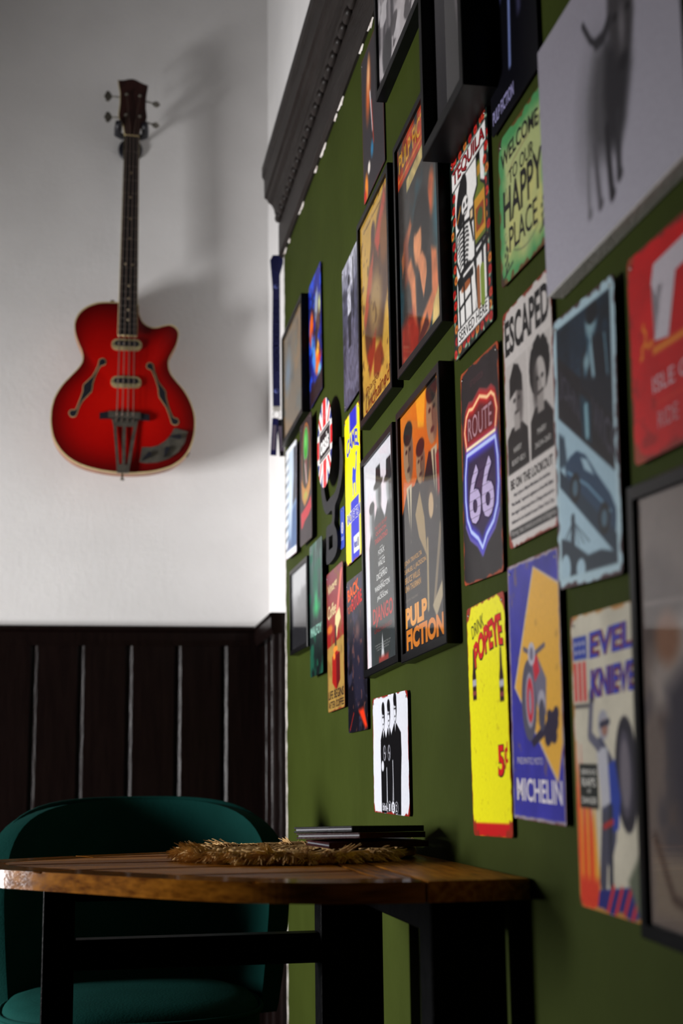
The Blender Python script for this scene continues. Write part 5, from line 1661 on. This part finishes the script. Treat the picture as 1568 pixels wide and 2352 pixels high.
    # f-holes: pale outline, a flat dark face for the shade inside
    fl = [(638, 695), (625, 672), (605, 668), (583, 682), (572, 730), (520, 830), (445, 905), (440, 960), (405, 1060), (375, 1130), (340, 1132), (318, 1155), (330, 1185), (352, 1192), (378, 1178), (400, 1110), (440, 1040), (510, 965), (520, 900), (545, 820), (588, 735), (625, 722)]
    fr = [(1003, 720), (1015, 695), (1035, 690), (1058, 705), (1070, 755), (1110, 860), (1170, 935), (1175, 985), (1200, 1080), (1240, 1170), (1275, 1180), (1292, 1205), (1280, 1230), (1255, 1236), (1230, 1222), (1215, 1170), (1180, 1080), (1118, 990), (1112, 930), (1090, 850), (1050, 755), (1020, 745)]
    for pts in (fl, fr):
        q = smooth_pts(B(pts), 2)
        cx, cy = np.mean([p[0] for p in q]), np.mean([p[1] for p in q])
        f0 = None
        nn = max(topn(*p) for p in q) + 0.0006
        for nm, mat_, off, dn in (('sound_hole', 'cream', 0.0016, 0), ('hole_shade', 'dark_plastic', 0.0, 0.0004)):
            pp = []
            L = len(q)
            for i in range(L):
                a, b = np.array(q[i - 1]), np.array(q[(i + 1) % L])
                d = b - a
                d = np.array((d[1], -d[0])) / (np.hypot(*d) + 1e-9)
                pp.append(np.array(q[i]) + d * off)
            if off and sum(q[i - 1][0] * q[i][1] - q[i][0] * q[i - 1][1] for i in range(L)) < 0:
                pp = [np.array(q[i]) * 2 - pp[i] for i in range(L)]
            bm = bmesh.new()
            bm.faces.new([bm.verts.new((p[0], p[1], topn(*p) + 0.0012 + dn)) for p in pp])
            bmesh.ops.triangulate(bm, faces=bm.faces[:])
            f0 = bm_obj(nm, bm, mat_, f0 or g)
    # neck and fretboard
    nut_l, nut_r = A([(800, 625)])[0], A([(928, 630)])[0]
    e_l, e_r = B([(745, 455)])[0], B([(915, 455)])[0]
    bm = bmesh.new()
    q = [(*nut_l, 0.056), (*nut_r, 0.056), (*e_r, 0.066), (*e_l, 0.066)]
    a = [bm.verts.new(p) for p in q]
    b = [bm.verts.new((p[0], p[1], p[2] + 0.007)) for p in q]
    bm.faces.new(a), bm.faces.new(b)
    for i in range(4):
        bm.faces.new((a[i], a[(i + 1) % 4], b[(i + 1) % 4], b[i]))
    bm_obj('fretboard', bm, 'fretboard', g)

    def along(f, s, n):      # f 0 nut .. 1 end, s 0 left .. 1 right
        l = [nut_l[i] + (e_l[i] - nut_l[i]) * f for i in (0, 1)]
        r = [nut_r[i] + (e_r[i] - nut_r[i]) * f for i in (0, 1)]
        return (l[0] + (r[0] - l[0]) * s, l[1] + (r[1] - l[1]) * s, 0.063 + 0.010 * f + n)
    for s, nm in ((0.0, 'fret_binding'), (1.0, 'fret_binding')):
        tube(nm, [along(0, s, -0.002), along(1, s, -0.002)], 0.0012, 'cream', g, 6)
    tube('neck', [along(0, 0.5, -0.021), along(0.72, 0.5, -0.023)], [0.0135, 0.016], 'head_wood', g, 14)
    full = 1 - 2 ** (-21 / 12)
    for i in range(1, 21):
        f = (1 - 2 ** (-i / 12)) / full
        tube('fret', [along(f, 0.0, 0.0004), along(f, 1.0, 0.0004)], 0.0007, 'nickel', g, 5)
    dots = [(857, 958), (853, 1180), (850, 1374), (847, 1552), (811, 1780), (873, 1785), (840, 1975), (838, 2090), (836, 2192), (834, 2282)]
    for d in dots:
        p = A([d])[0]
        f = (nut_l[1] - p[1]) / (nut_l[1] - e_l[1])
        o = lathe('inlay_dot', [(0.0036, 0), (0.0036, 0.0005)], 'pearl', g, 14)
        o.location = (p[0], p[1], 0.0631 + 0.010 * f)
    tube('fretboard_end', [along(1.005, 0, -0.001), along(1.005, 1, -0.001)], 0.0028, 'cream', g, 6)
    tube('nut', [along(-0.004, 0.0, 0.001), along(-0.004, 1.0, 0.001)], 0.0022, 'cream', g, 6)
    # headstock
    hs = A([(740, 120), (790, 122), (830, 105), (870, 100), (910, 110), (950, 135), (1010, 150), (1000, 210), (988, 280), (990, 360), (1000, 430), (985, 500), (945, 530), (930, 620), (800, 620), (785, 520), (748, 460), (745, 430), (757, 330), (757, 230), (745, 170)])
    prism('headstock', hs, 0.042, 0.056, 'head_wood', g, bevel=0.001)
    for seg in (hs[14:], hs[:1]):
        pass
    tube('headstock_binding', [(p[0], p[1], 0.0555) for p in hs[14:] + hs[:1]], 0.0014, 'cream', g, 6)
    posts = [(815, 250), (935, 255), (810, 435), (935, 440)]
    tips = [(665, 248), (1095, 288), (665, 435), (1090, 478)]
    for i, (ps, tp) in enumerate(zip(posts, tips)):
        p, q = A([ps])[0], A([tp])[0]
        tk = lathe('tuning_peg', [(0.004, 0.04), (0.004, 0.0575), (0.0052, 0.058), (0.0052, 0.060), (0.003, 0.066), (0.002, 0.067)], 'nickel', g, 12, 'z', (p[0], p[1], 0))
        tube('shaft', [(p[0], p[1], 0.038), (q[0] + (0.006 if q[0] < p[0] else -0.010), q[1], 0.038)], 0.0025, 'nickel', tk, 8)
        # clover shaped button
        s = -1 if q[0] < p[0] else 1
        cl = [(0, -0.004), (0.008, -0.013), (0.014, -0.012), (0.016, -0.006), (0.020, 0), (0.016, 0.006), (0.014, 0.012), (0.008, 0.013), (0, 0.004)]
        cl = [(x_ * 1.15, y_ * 1.3) for x_, y_ in cl]
        if s < 0:
            P = [(q[0] + 0.006 - x_, q[1] + y_, 0.036) for x_, y_ in cl]
            P2 = [(x_, y_, 0.040) for x_, y_, _ in P]
        else:
            P = [(q[0] - 0.014 + x_, q[1] - 0.0018 - 0.1 * x_, 0.038 + y_) for x_, y_ in cl]
            P2 = [(x_, y_ + 0.0036, z_) for x_, y_, z_ in P]
        L = len(P)
        mesh_obj('button', P + P2, [tuple(range(L))[::-1], tuple(range(L, 2 * L))] + [(i_, (i_ + 1) % L, L + (i_ + 1) % L, L + i_) for i_ in range(L)], 'nickel', tk)
    # pickups
    for cx, cy in ((825, 537), (820, 873)):
        p = B([(cx, cy)])[0]
        pk = None
        n0 = topn(*p)
        w, h = 0.088, 0.034
        for nm, ww, hh, dy, a0, a1, mt in (('pickup', w, h, 0, n0 - 0.002, n0 + 0.006, 'brass'), ('coil_cover', w * 0.80, h * 0.46, 0.003, n0 + 0.0062, n0 + 0.0075, 'dark_plastic')):
            o = prism(nm, [(p[0] + x, p[1] + y + dy) for x, y in rrect(ww, hh, hh * 0.49, 6)], a0, a1, mt, pk or g, 0.001)
            pk = pk or o
        for j in range(4):
            o = lathe('pole_piece', [(0.003, 0), (0.003, 0.001)], 'nickel', pk, 10)
            o.location = (p[0] + (j - 1.5) * 0.0155, p[1] + 0.003, n0 + 0.0076)
        for sx in (-1, 1):
            o = lathe('screw', [(0.002, 0), (0.0016, 0.0008)], 'dark_plastic', pk, 8)
            o.location = (p[0] + sx * 0.039, p[1], n0 + 0.0061)
    # bridge
    bp = B([(585, 1155), (660, 1145), (960, 1150), (1030, 1160), (1030, 1212), (960, 1208), (660, 1205), (585, 1208)])
    n0 = topn(*B([(805, 1180)])[0])
    br = prism('bridge', bp, n0 - 0.001, n0 + 0.010, 'dark_plastic', g, 0.0015)
    prism('saddle_plate', B([(665, 1140), (950, 1146), (955, 1205), (660, 1198)]), n0 + 0.0102, n0 + 0.015, 'nickel', br, 0.0015)
    # tailpiece: top plate, three bars, foot
    n1 = n0 + 0.004
    tp = prism('tailpiece', B([(692, 1200), (930, 1212), (918, 1272), (708, 1268)]), n1, n1 + 0.003, 'nickel', g, 0.0008)
    for bar in (((708, 1268), (738, 1268), (762, 1625), (738, 1625)), ((790, 1270), (822, 1270), (815, 1625), (785, 1625)), ((885, 1272), (918, 1272), (858, 1625), (830, 1625))):
        prism('tail_bar', B(bar), n1, n1 + 0.003, 'nickel', tp, 0.0006)
    prism('tail_foot', B([(738, 1610), (858, 1610), (850, 1685), (742, 1685)]), n1 - 0.006, n1 + 0.0035, 'nickel', tp, 0.0008)
    e = B([(790, 1720)])[0]
    lathe('end_pin', [(0.003, -0.012), (0.003, 0.004), (0.006, 0.006), (0.006, 0.010)], 'nickel', tp, 12, 'y', (e[0], e[1] + 0.004, n1 - 0.02))
    # strings
    for j in range(4):
        f0 = (j + 0.6) / 4.2
        pst = A([posts[[2, 0, 1, 3][j]]])[0]
        b0 = B([(740 + 48 * j, 1150)])[0]
        b1 = B([(735 + 50 * j, 1235)])[0]
        a_ = along(0, f0, 0.003)
        tube('string', [(pst[0], pst[1], 0.062), a_, (b0[0], b0[1], n0 + 0.0175), (b1[0], b1[1], n1 + 0.004)], 0.0016 - 0.0002 * j, 'string', g, 5)
    # control plate with pointer knobs
    arc = B([(1255, 1265), (1375, 1295), (1350, 1390), (1290, 1480), (1200, 1545), (1100, 1580), (1000, 1590), (942, 1580), (965, 1445), (1040, 1445), (1110, 1425), (1170, 1385), (1215, 1335)])
    bm = bmesh.new()
    a = [bm.verts.new((p[0], p[1], BT + 0.0045)) for p in arc]
    b = [bm.verts.new((p[0], p[1], BT + 0.0075)) for p in arc]
    bm.faces.new(a[::-1]), bm.faces.new(b)
    for i in range(len(arc)):
        bm.faces.new((a[i], a[(i + 1) % len(arc)], b[(i + 1) % len(arc)], b[i]))
    cp = bm_obj('control_plate', bm, 'nickel', g)
    for kn, tipp in (((1295, 1345), (1205, 1348)), ((1190, 1460), (1160, 1540)), ((1030, 1510), (960, 1570))):
        p, q = B([kn])[0], B([tipp])[0]
        a = math.atan2(q[1] - p[1], q[0] - p[0])
        L = math.hypot(q[0] - p[0], q[1] - p[1])
        P = [(p[0] + 0.007 * math.cos(a + t), p[1] + 0.007 * math.sin(a + t)) for t in np.linspace(R(75), R(285), 10)] + [(p[0] + L * math.cos(a), p[1] + L * math.sin(a))]
        prism('knob', P, BT + 0.0076, BT + 0.016, 'dark_plastic', cp, 0.001)
    # strap button, jack
    p = B([(697, 140)])[0]
    lathe('strap_button', [(0.003, -0.002), (0.003, 0.006), (0.006, 0.007), (0.006, 0.010)], 'nickel', g, 12, 'z').matrix_local = Matrix.Translation((p[0], p[1] - 0.002, BT * 0.6)) @ Matrix.Rotation(R(-90), 4, 'X')
    p = B([(1385, 1495)])[0]
    lathe('jack_socket', [(0.006, -0.004), (0.006, 0.004), (0.004, 0.005), (0.004, 0.010)], 'nickel', g, 12, 'z').matrix_local = Matrix.Translation((p[0] - 0.004, p[1] + 0.004, BT * 0.45)) @ Matrix.Rotation(R(40), 4, 'Z') @ Matrix.Rotation(R(90), 4, 'X') @ Matrix.Rotation(R(90), 4, 'X') @ Matrix.Rotation(R(90), 4, 'Y')

    # hanger: wall plate, arm and two padded prongs
    hx, hz = A([(863, 560)])[0]
    h = empty('guitar_hanger', None, 'black padded wall hanger holding the headstock of the bass', 'hanger', mat=Matrix.Translation((-0.422 + hx, ROOM_B, 1.979 + hz)) @ m)
    lathe('wall_plate', [(0.037, 0.0005), (0.037, 0.010), (0.033, 0.014), (0.012, 0.016)], 'dark_plastic', h, 28, 'z', (0, -0.014, 0))
    tube('arm', [(0, -0.014, 0.014), (0, -0.010, 0.05), (0, -0.004, 0.070)], 0.006, 'dark_plastic', h, 10)
    for s in (-1, 1):
        tube('prong', [(0, -0.004, 0.070), (s * 0.028, -0.002, 0.074), (s * 0.041, 0.000, 0.084), (s * 0.040, 0.006, 0.104), (s * 0.039, 0.014, 0.118), (s * 0.039, 0.024, 0.124)], [0.006, 0.010, 0.0115, 0.0115, 0.011, 0.009], 'dark_plastic', h, 12)


guitar()


# ------------------------------------------------------------------ wooden cafe table
ZT = 0.75


def table():
    for i, (a, b) in enumerate((((0.15, 0.048, 0.005), (0.46, 0.18, 0.020)), ((0.19, 0.062, 0.007), (0.54, 0.22, 0.026)), ((0.10, 0.032, 0.004), (0.36, 0.135, 0.015)))):
        M['teak%d' % i] = noise_mat('oiled_teak_%d' % i, a, b, 9, 0.26, 0.12, 30, stretch=(1.2, 14, 14), lo_=0.3, hi_=0.7, spec=0.025)
        M['teaky%d' % i] = noise_mat('oiled_teak_cross_%d' % i, a, b, 9, 0.26, 0.12, 30, stretch=(14, 1.2, 14), lo_=0.3, hi_=0.7, spec=0.025)
    for i in range(3):
        M['rim%d' % i] = noise_mat('varnished_rim_%d' % i, (0.12, 0.036, 0.004), (0.34 + 0.04 * i, 0.125 + 0.015 * i, 0.014), 9, 0.10, 0.03, 30, stretch=(1.5, 6, 14), lo_=0.3, hi_=0.7, spec=0.3)
    t = empty('cafe_table', (-0.3, 2.12, 0), 'wooden slatted cafe table with a rounded end on a black steel frame', 'table')
    near = [(0.0, 1.642), (-0.12, 1.637), (-0.195, 1.642), (-0.26, 1.660), (-0.33, 1.702), (-0.41, 1.776), (-0.505, 1.893), (-0.59, 2.000), (-0.655, 2.090), (-0.69, 2.180)]
    far = [(-0.685, 2.255), (-0.645, 2.320), (-0.57, 2.365), (-0.475, 2.415), (-0.337, 2.470), (-0.178, 2.545), (-0.06, 2.590), (0.0, 2.60)]
    out = smooth_pts(near + far, 9, closed=False)
    out = [(min(p[0], -0.004), p[1]) for p in out]
    T = 0.024
    ox, oy = t.location.x, t.location.y

    def offset(pts, d):
        res = []
        n = len(pts)
        for i in range(n):
            a, b = np.array(pts[max(i - 1, 0)]), np.array(pts[min(i + 1, n - 1)])
            e = b - a
            nrm = np.array((e[1], -e[0]))
            nrm = nrm / (np.hypot(*nrm) + 1e-9)
            # inward = to the right-hand side of travel (towards +x / centre)
            v = np.array((-0.25, 2.12)) - np.array(pts[i])
            if nrm @ v < 0:
                nrm = -nrm
            res.append(tuple(np.array(pts[i]) + nrm * d))
        return res
    rim_i = offset(out, 0.062)

    def slab(name, poly, mat, bev=0.0016, z1=ZT, parent=t):
        bm = bmesh.new()
        a = [bm.verts.new((p[0] - ox, p[1] - oy, z1 - T)) for p in poly]
        b = [bm.verts.new((p[0] - ox, p[1] - oy, z1)) for p in poly]
        f0 = bm.faces.new(a)
        f1 = bm.faces.new(b)
        k = len(poly)
        for i in range(k):
            bm.faces.new((a[i], a[(i + 1) % k], b[(i + 1) % k], b[i]))
        bmesh.ops.bevel(bm, geom=list(f1.edges), offset=bev, segments=2, affect='EDGES')
        return bm_obj(name, bm, mat, parent)
    x1, x2 = -0.128, -0.172      # seams of the two boards that run along the wall

    def clip(poly, axis, val, keep_less):
        res = []
        n = len(poly)
        for i in range(n):
            p, q = poly[i], poly[(i + 1) % n]
            ip = (p[axis] <= val) if keep_less else (p[axis] >= val)
            iq = (q[axis] <= val) if keep_less else (q[axis] >= val)
            if ip:
                res.append(p)
            if ip != iq:
                f = (val - p[axis]) / (q[axis] - p[axis])
                res.append((p[0] + f * (q[0] - p[0]), p[1] + f * (q[1] - p[1])))
        return res
    g_ = 0.0012
    slab('end_board', clip(out, 0, x1 + g_, False), 'teaky1')
    # curved rim made of five lengths
    m_ = len(out)
    keep = [i for i in range(m_) if out[i][0] < x1 - g_]
    i0, i1 = keep[0], keep[-1]
    oo = clip([out[k] for k in range(m_)], 0, x1 - g_, True)
    cuts = np.linspace(i0, i1, 6).astype(int)
    for j in range(5):
        ks = list(range(cuts[j], cuts[j + 1] + 1))
        po = [out[k] for k in ks]
        pi = [rim_i[k] for k in ks]
        if j == 0:
            po = [(x1 - g_, 1.640)] + po
            pi = [(x1 - g_, 1.702)] + pi
        if j == 4:
            po = po + [(x1 - g_, out[i1][1] + 0.012)]
            pi = pi + [(x1 - g_, rim_i[i1][1] + 0.012)]
        slab('rim_board', po + pi[::-1], 'rim%d' % (j % 3), 0.0025)
    inner = [(x1 - g_, 1.7035)] + [p for p in offset(rim_i, 0.0016) if p[0] < x1 - g_] + [(x1 - g_, rim_i[i1][1] + 0.008)]
    slab('cross_board', clip(inner, 0, x2 + g_, False), 'teaky2')
    body = clip(inner, 0, x2 - g_, True)
    ys = np.linspace(1.70, 2.56, 12)
    for j in range(11):
        s = clip(clip(body, 1, ys[j] + 0.0018, False), 1, ys[j + 1] - 0.0018, True)
        if len(s) > 2:
            slab('slat', s, 'teak%d' % ((j * 2 + j // 3) % 3), 0.0015, ZT - 0.0008 * (j % 2))
    # black steel underframe
    def bar(name, a, b, bev=0.002):
        return box(name, (a[0] - ox, a[1] - oy, a[2]), (b[0] - ox, b[1] - oy, b[2]), 'black_metal', t, bev)
    zb = ZT - T
    bar('leg', (-0.575, 2.27, 0.02), (-0.527, 2.33, zb))
    bar('leg', (-0.110, 1.700, 0.02), (-0.018, 1.760, zb))
    bar('leg', (-0.150, 2.27, 0.02), (-0.094, 2.33, zb))
    bar('leg', (-0.092, 2.275, 0.02), (-0.050, 2.325, zb))
    bar('stretcher', (-0.527, 2.28, 0.585), (-0.150, 2.32, 0.630))
    bar('top_rail', (-0.100, 1.762, zb - 0.046), (-0.052, 2.272, zb - 0.001))
    bar('top_rail', (-0.527, 2.285, zb - 0.04), (-0.152, 2.315, zb - 0.001))
    bar('foot_plate', (-0.64, 2.22, 0.0), (-0.46, 2.38, 0.02))
    bar('foot_plate', (-0.150, 1.66, 0.0), (-0.008, 2.38, 0.02))


table()


# ------------------------------------------------------------------ frayed jute place mat and menus
def placemat():
    c = Vector((-0.196, 2.175, ZT))
    r = 0.165
    M['jute'] = noise_mat('jute', (0.42, 0.24, 0.085), (0.66, 0.44, 0.20), 90, 0.9, 0.3, 250, spec=0.1)
    t = empty('place_mat', c, 'round natural jute place mat with a frayed edge', 'mat')
    # coiled braid, ring by ring
    rr = random.Random(21)
    rings = 9
    for i in range(rings):
        rad = r * (i + 0.6) / rings
        n = 26 + 8 * i
        pts = [(rad * math.cos(2 * math.pi * k / n), rad * math.sin(2 * math.pi * k / n), 0.0082 + 0.0008 * math.sin(k * 2.1 + i)) for k in range(n + 1)]
        tube('braid_ring', pts, [0.0062 + 0.0012 * math.sin(k * 1.9) for k in range(n + 1)], 'jute', t, 6)
    tube('edge_rope', [((r + 0.004) * math.cos(a), (r + 0.004) * math.sin(a), 0.0095 + 0.0010 * math.sin(9 * a)) for a in np.linspace(0, 2 * math.pi, 90)], [0.0070 + 0.0008 * math.sin(k * 1.3) for k in range(90)], 'jute', t, 8)
    vs, fs = [], []
    tufts = []
    for q in range(300):
        tufts.append((2 * math.pi * q / 300 + rr.uniform(-0.01, 0.01), rr.gauss(0, 0.45), rr.uniform(0.018, 0.034), rr.uniform(0.004, 0.014), rr.uniform(-0.010, 0.001) if rr.random() < 0.9 else rr.uniform(0.004, 0.016)))
    for k in range(6000):
        a, tw, L, z0, up = tufts[k % 300]
        a += rr.gauss(0, 0.014)
        tw += rr.gauss(0, 0.10)
        L *= rr.uniform(0.6, 1.1)
        z0 += rr.uniform(-0.003, 0.003)
        up += rr.uniform(-0.002, 0.002)
        r0 = r + rr.uniform(-0.020, 0.006)
        d = Vector((math.cos(a + tw), math.sin(a + tw), 0))
        p0 = Vector((r0 * math.cos(a), r0 * math.sin(a), z0))
        if -0.19 < c.x + p0.x < -0.005 and 2.052 < c.y + p0.y < 2.222:
            continue
        pts = []
        for s in range(4):
            f = s / 3
            p = p0 + d * L * f + Vector((rr.uniform(-1, 1), rr.uniform(-1, 1), 0)) * 0.0015 * f
            p.z = z0 + up * f * f + 0.003 * math.sin(3.1 * f)
            if c.x + p.x > -0.006:
                p.z += min(0.03, (c.x + p.x + 0.006) * 1.3)
                p.x = -0.006 - c.x - rr.uniform(0, 0.004)
            p.z = max(p.z, 0.0012)
            pts.append(p)
        v, f_ = tube_data(pts, [0.0009, 0.0008, 0.0007, 0.0004], 3, False)
        o = len(vs)
        vs += v
        fs += [tuple(i + o for i in q) for q in f_]
    fr = mesh_obj('frayed_fibres', vs, fs, 'jute', t)
    fr['kind'] = 'stuff'


placemat()


def menus():
    M['leather'] = noise_mat('black_leather', (0.003, 0.003, 0.0045), (0.005, 0.005, 0.007), 120, 0.4, 0.2, 300, spec=0.05)
    M['burgundy'] = noise_mat('burgundy_leather', (0.022, 0.004, 0.006), (0.035, 0.007, 0.009), 120, 0.4, 0.2, 300, spec=0.05)
    M['page'] = base_mat('menu_pages', (0.10, 0.10, 0.12), 0.6)
    lab = ['burgundy menu folder at the bottom of the stack on the jute mat', 'burgundy edged menu folder tilted in the middle of the stack', 'black menu folder lying on top of the stack']
    for i, (x, y, z, rz, ry, rx, w, d, mt) in enumerate(((-0.104, 2.125, 0.7685, 6, 0, 0, 0.150, 0.13, 'burgundy'), (-0.112, 2.125, 0.7795, 33, 1.4, -1.7, 0.135, 0.135, 'burgundy'), (-0.115, 2.125, 0.7884, 29, 1.4, -1.9, 0.138, 0.135, 'leather'))):
        m = empty('menu_folder', (x, y, z), lab[i], 'menu', 'menus on the place mat', rot=(R(rx), R(ry), R(rz)))
        box('cover', (-w / 2, -d / 2, 0), (w / 2, d / 2, 0.0030), mt, m, 0.0007)
        box('cover', (-w / 2, -d / 2, 0.0055), (w / 2, d / 2, 0.0085), mt, m, 0.0007)
        box('spine', (-w / 2, -d / 2 - 0.0012, 0), (w / 2, -d / 2, 0.0085), mt, m, 0.0003)
        box('pages', (-w / 2 + 0.002, -d / 2 + 0.0002, 0.0031), (w / 2 - 0.002, d / 2 - 0.003, 0.0054), 'page', m)


menus()


# ------------------------------------------------------------------ teal velvet chair
def chair():
    M['velvet'] = noise_mat('teal_velvet', (0.0021, 0.025, 0.021), (0.0032, 0.033, 0.028), 6, 0.85, 0.1, 200, sheen=0.0, spec=0.03)
    ch = empty('upholstered_chair', (-0.405, 2.93, 0), 'dark teal velvet tub chair behind the wooden table', 'chair')
    zs, H = 0.40, 0.425
    nt, ns = 22, 36
    vs = [None] * ((nt + 1) * (ns + 1))
    k = ns + 1
    for j in range(ns + 1):
        s0 = math.sin(math.pi / 2 * (j / ns * 2 - 1))
        zt = H * (0.46 + 0.54 * max(0.0, 1 - abs(s0) ** 3.0) ** (1 / 2.6))
        for i in range(nt + 1):
            t = i / nt * zt / H
            s_ = s0 * (0.84 + 0.16 * min(1, t / 0.6) ** 0.8)
            th = s_ * R(76)
            lean = 0.05 * t
            vs[i * k + j] = (0.287 * math.sin(th) / math.sin(R(76)), 0.25 * math.cos(th) - 0.02 + lean * math.cos(th), zs + H * t)
    fs = [(i * k + j, i * k + j + 1, (i + 1) * k + j + 1, (i + 1) * k + j) for i in range(nt) for j in range(ns)]
    b = mesh_obj('backrest', vs, fs, 'velvet', ch, True)
    so = b.modifiers.new('padding', 'SOLIDIFY')
    so.thickness = 0.045
    so.offset = 0
    be = b.modifiers.new('soften', 'BEVEL')
    be.width = 0.016
    be.segments = 4
    be.limit_method = 'ANGLE'
    be.angle_limit = R(50)
    # piping just behind the rim of the backrest
    edge = [vs[i * k] for i in range(0, nt)] + [vs[nt * k + j] for j in range(0, ns + 1)] + [vs[i * k + ns] for i in range(nt - 1, -1, -1)]
    tube('piping', [(x * 1.012, y + 0.026, z + 0.004) for x, y, z in edge], 0.005, 'velvet', ch, 8)
    # seat cushion

    def sup(a, rx, ry, n=2.6):
        ca, sa = math.cos(a), math.sin(a)
        return (rx * math.copysign(abs(ca) ** (2 / n), ca), ry * math.copysign(abs(sa) ** (2 / n), sa))
    seg = 48
    prof = [(0.90, 0.365), (0.98, 0.375), (1.0, 0.40), (1.0, 0.432), (0.985, 0.446), (0.94, 0.458), (0.80, 0.468), (0.5, 0.474), (0.15, 0.476)]
    V, F = [], []
    for s, z in prof:
        for q in range(seg):
            x, y = sup(2 * math.pi * q / seg, 0.245 * s, 0.235 * s)
            V.append((x - 0.015, y - 0.03, z))
    for i in range(len(prof) - 1):
        for q in range(seg):
            F.append((i * seg + q, i * seg + (q + 1) % seg, (i + 1) * seg + (q + 1) % seg, (i + 1) * seg + q))
    F += [tuple(range(seg))[::-1], tuple((len(prof) - 1) * seg + q for q in range(seg))]
    st = mesh_obj('seat', V, F, 'velvet', ch, True)
    ring = [sup(2 * math.pi * q / seg, 0.248, 0.238) for q in range(seg + 1)]
    tube('seat_piping', [(x - 0.015, y - 0.03, 0.441) for x, y in ring], 0.005, 'velvet', st, 8)
    for sx, sy in ((-1, -1), (1, -1), (-1, 1), (1, 1)):
        tube('leg', [(sx * 0.15 - 0.015, sy * 0.14 - 0.03, 0.37), (sx * 0.21 - 0.015, sy * 0.20 - 0.03, 0.0)], [0.015, 0.010], 'black_metal', ch, 12)


chair()
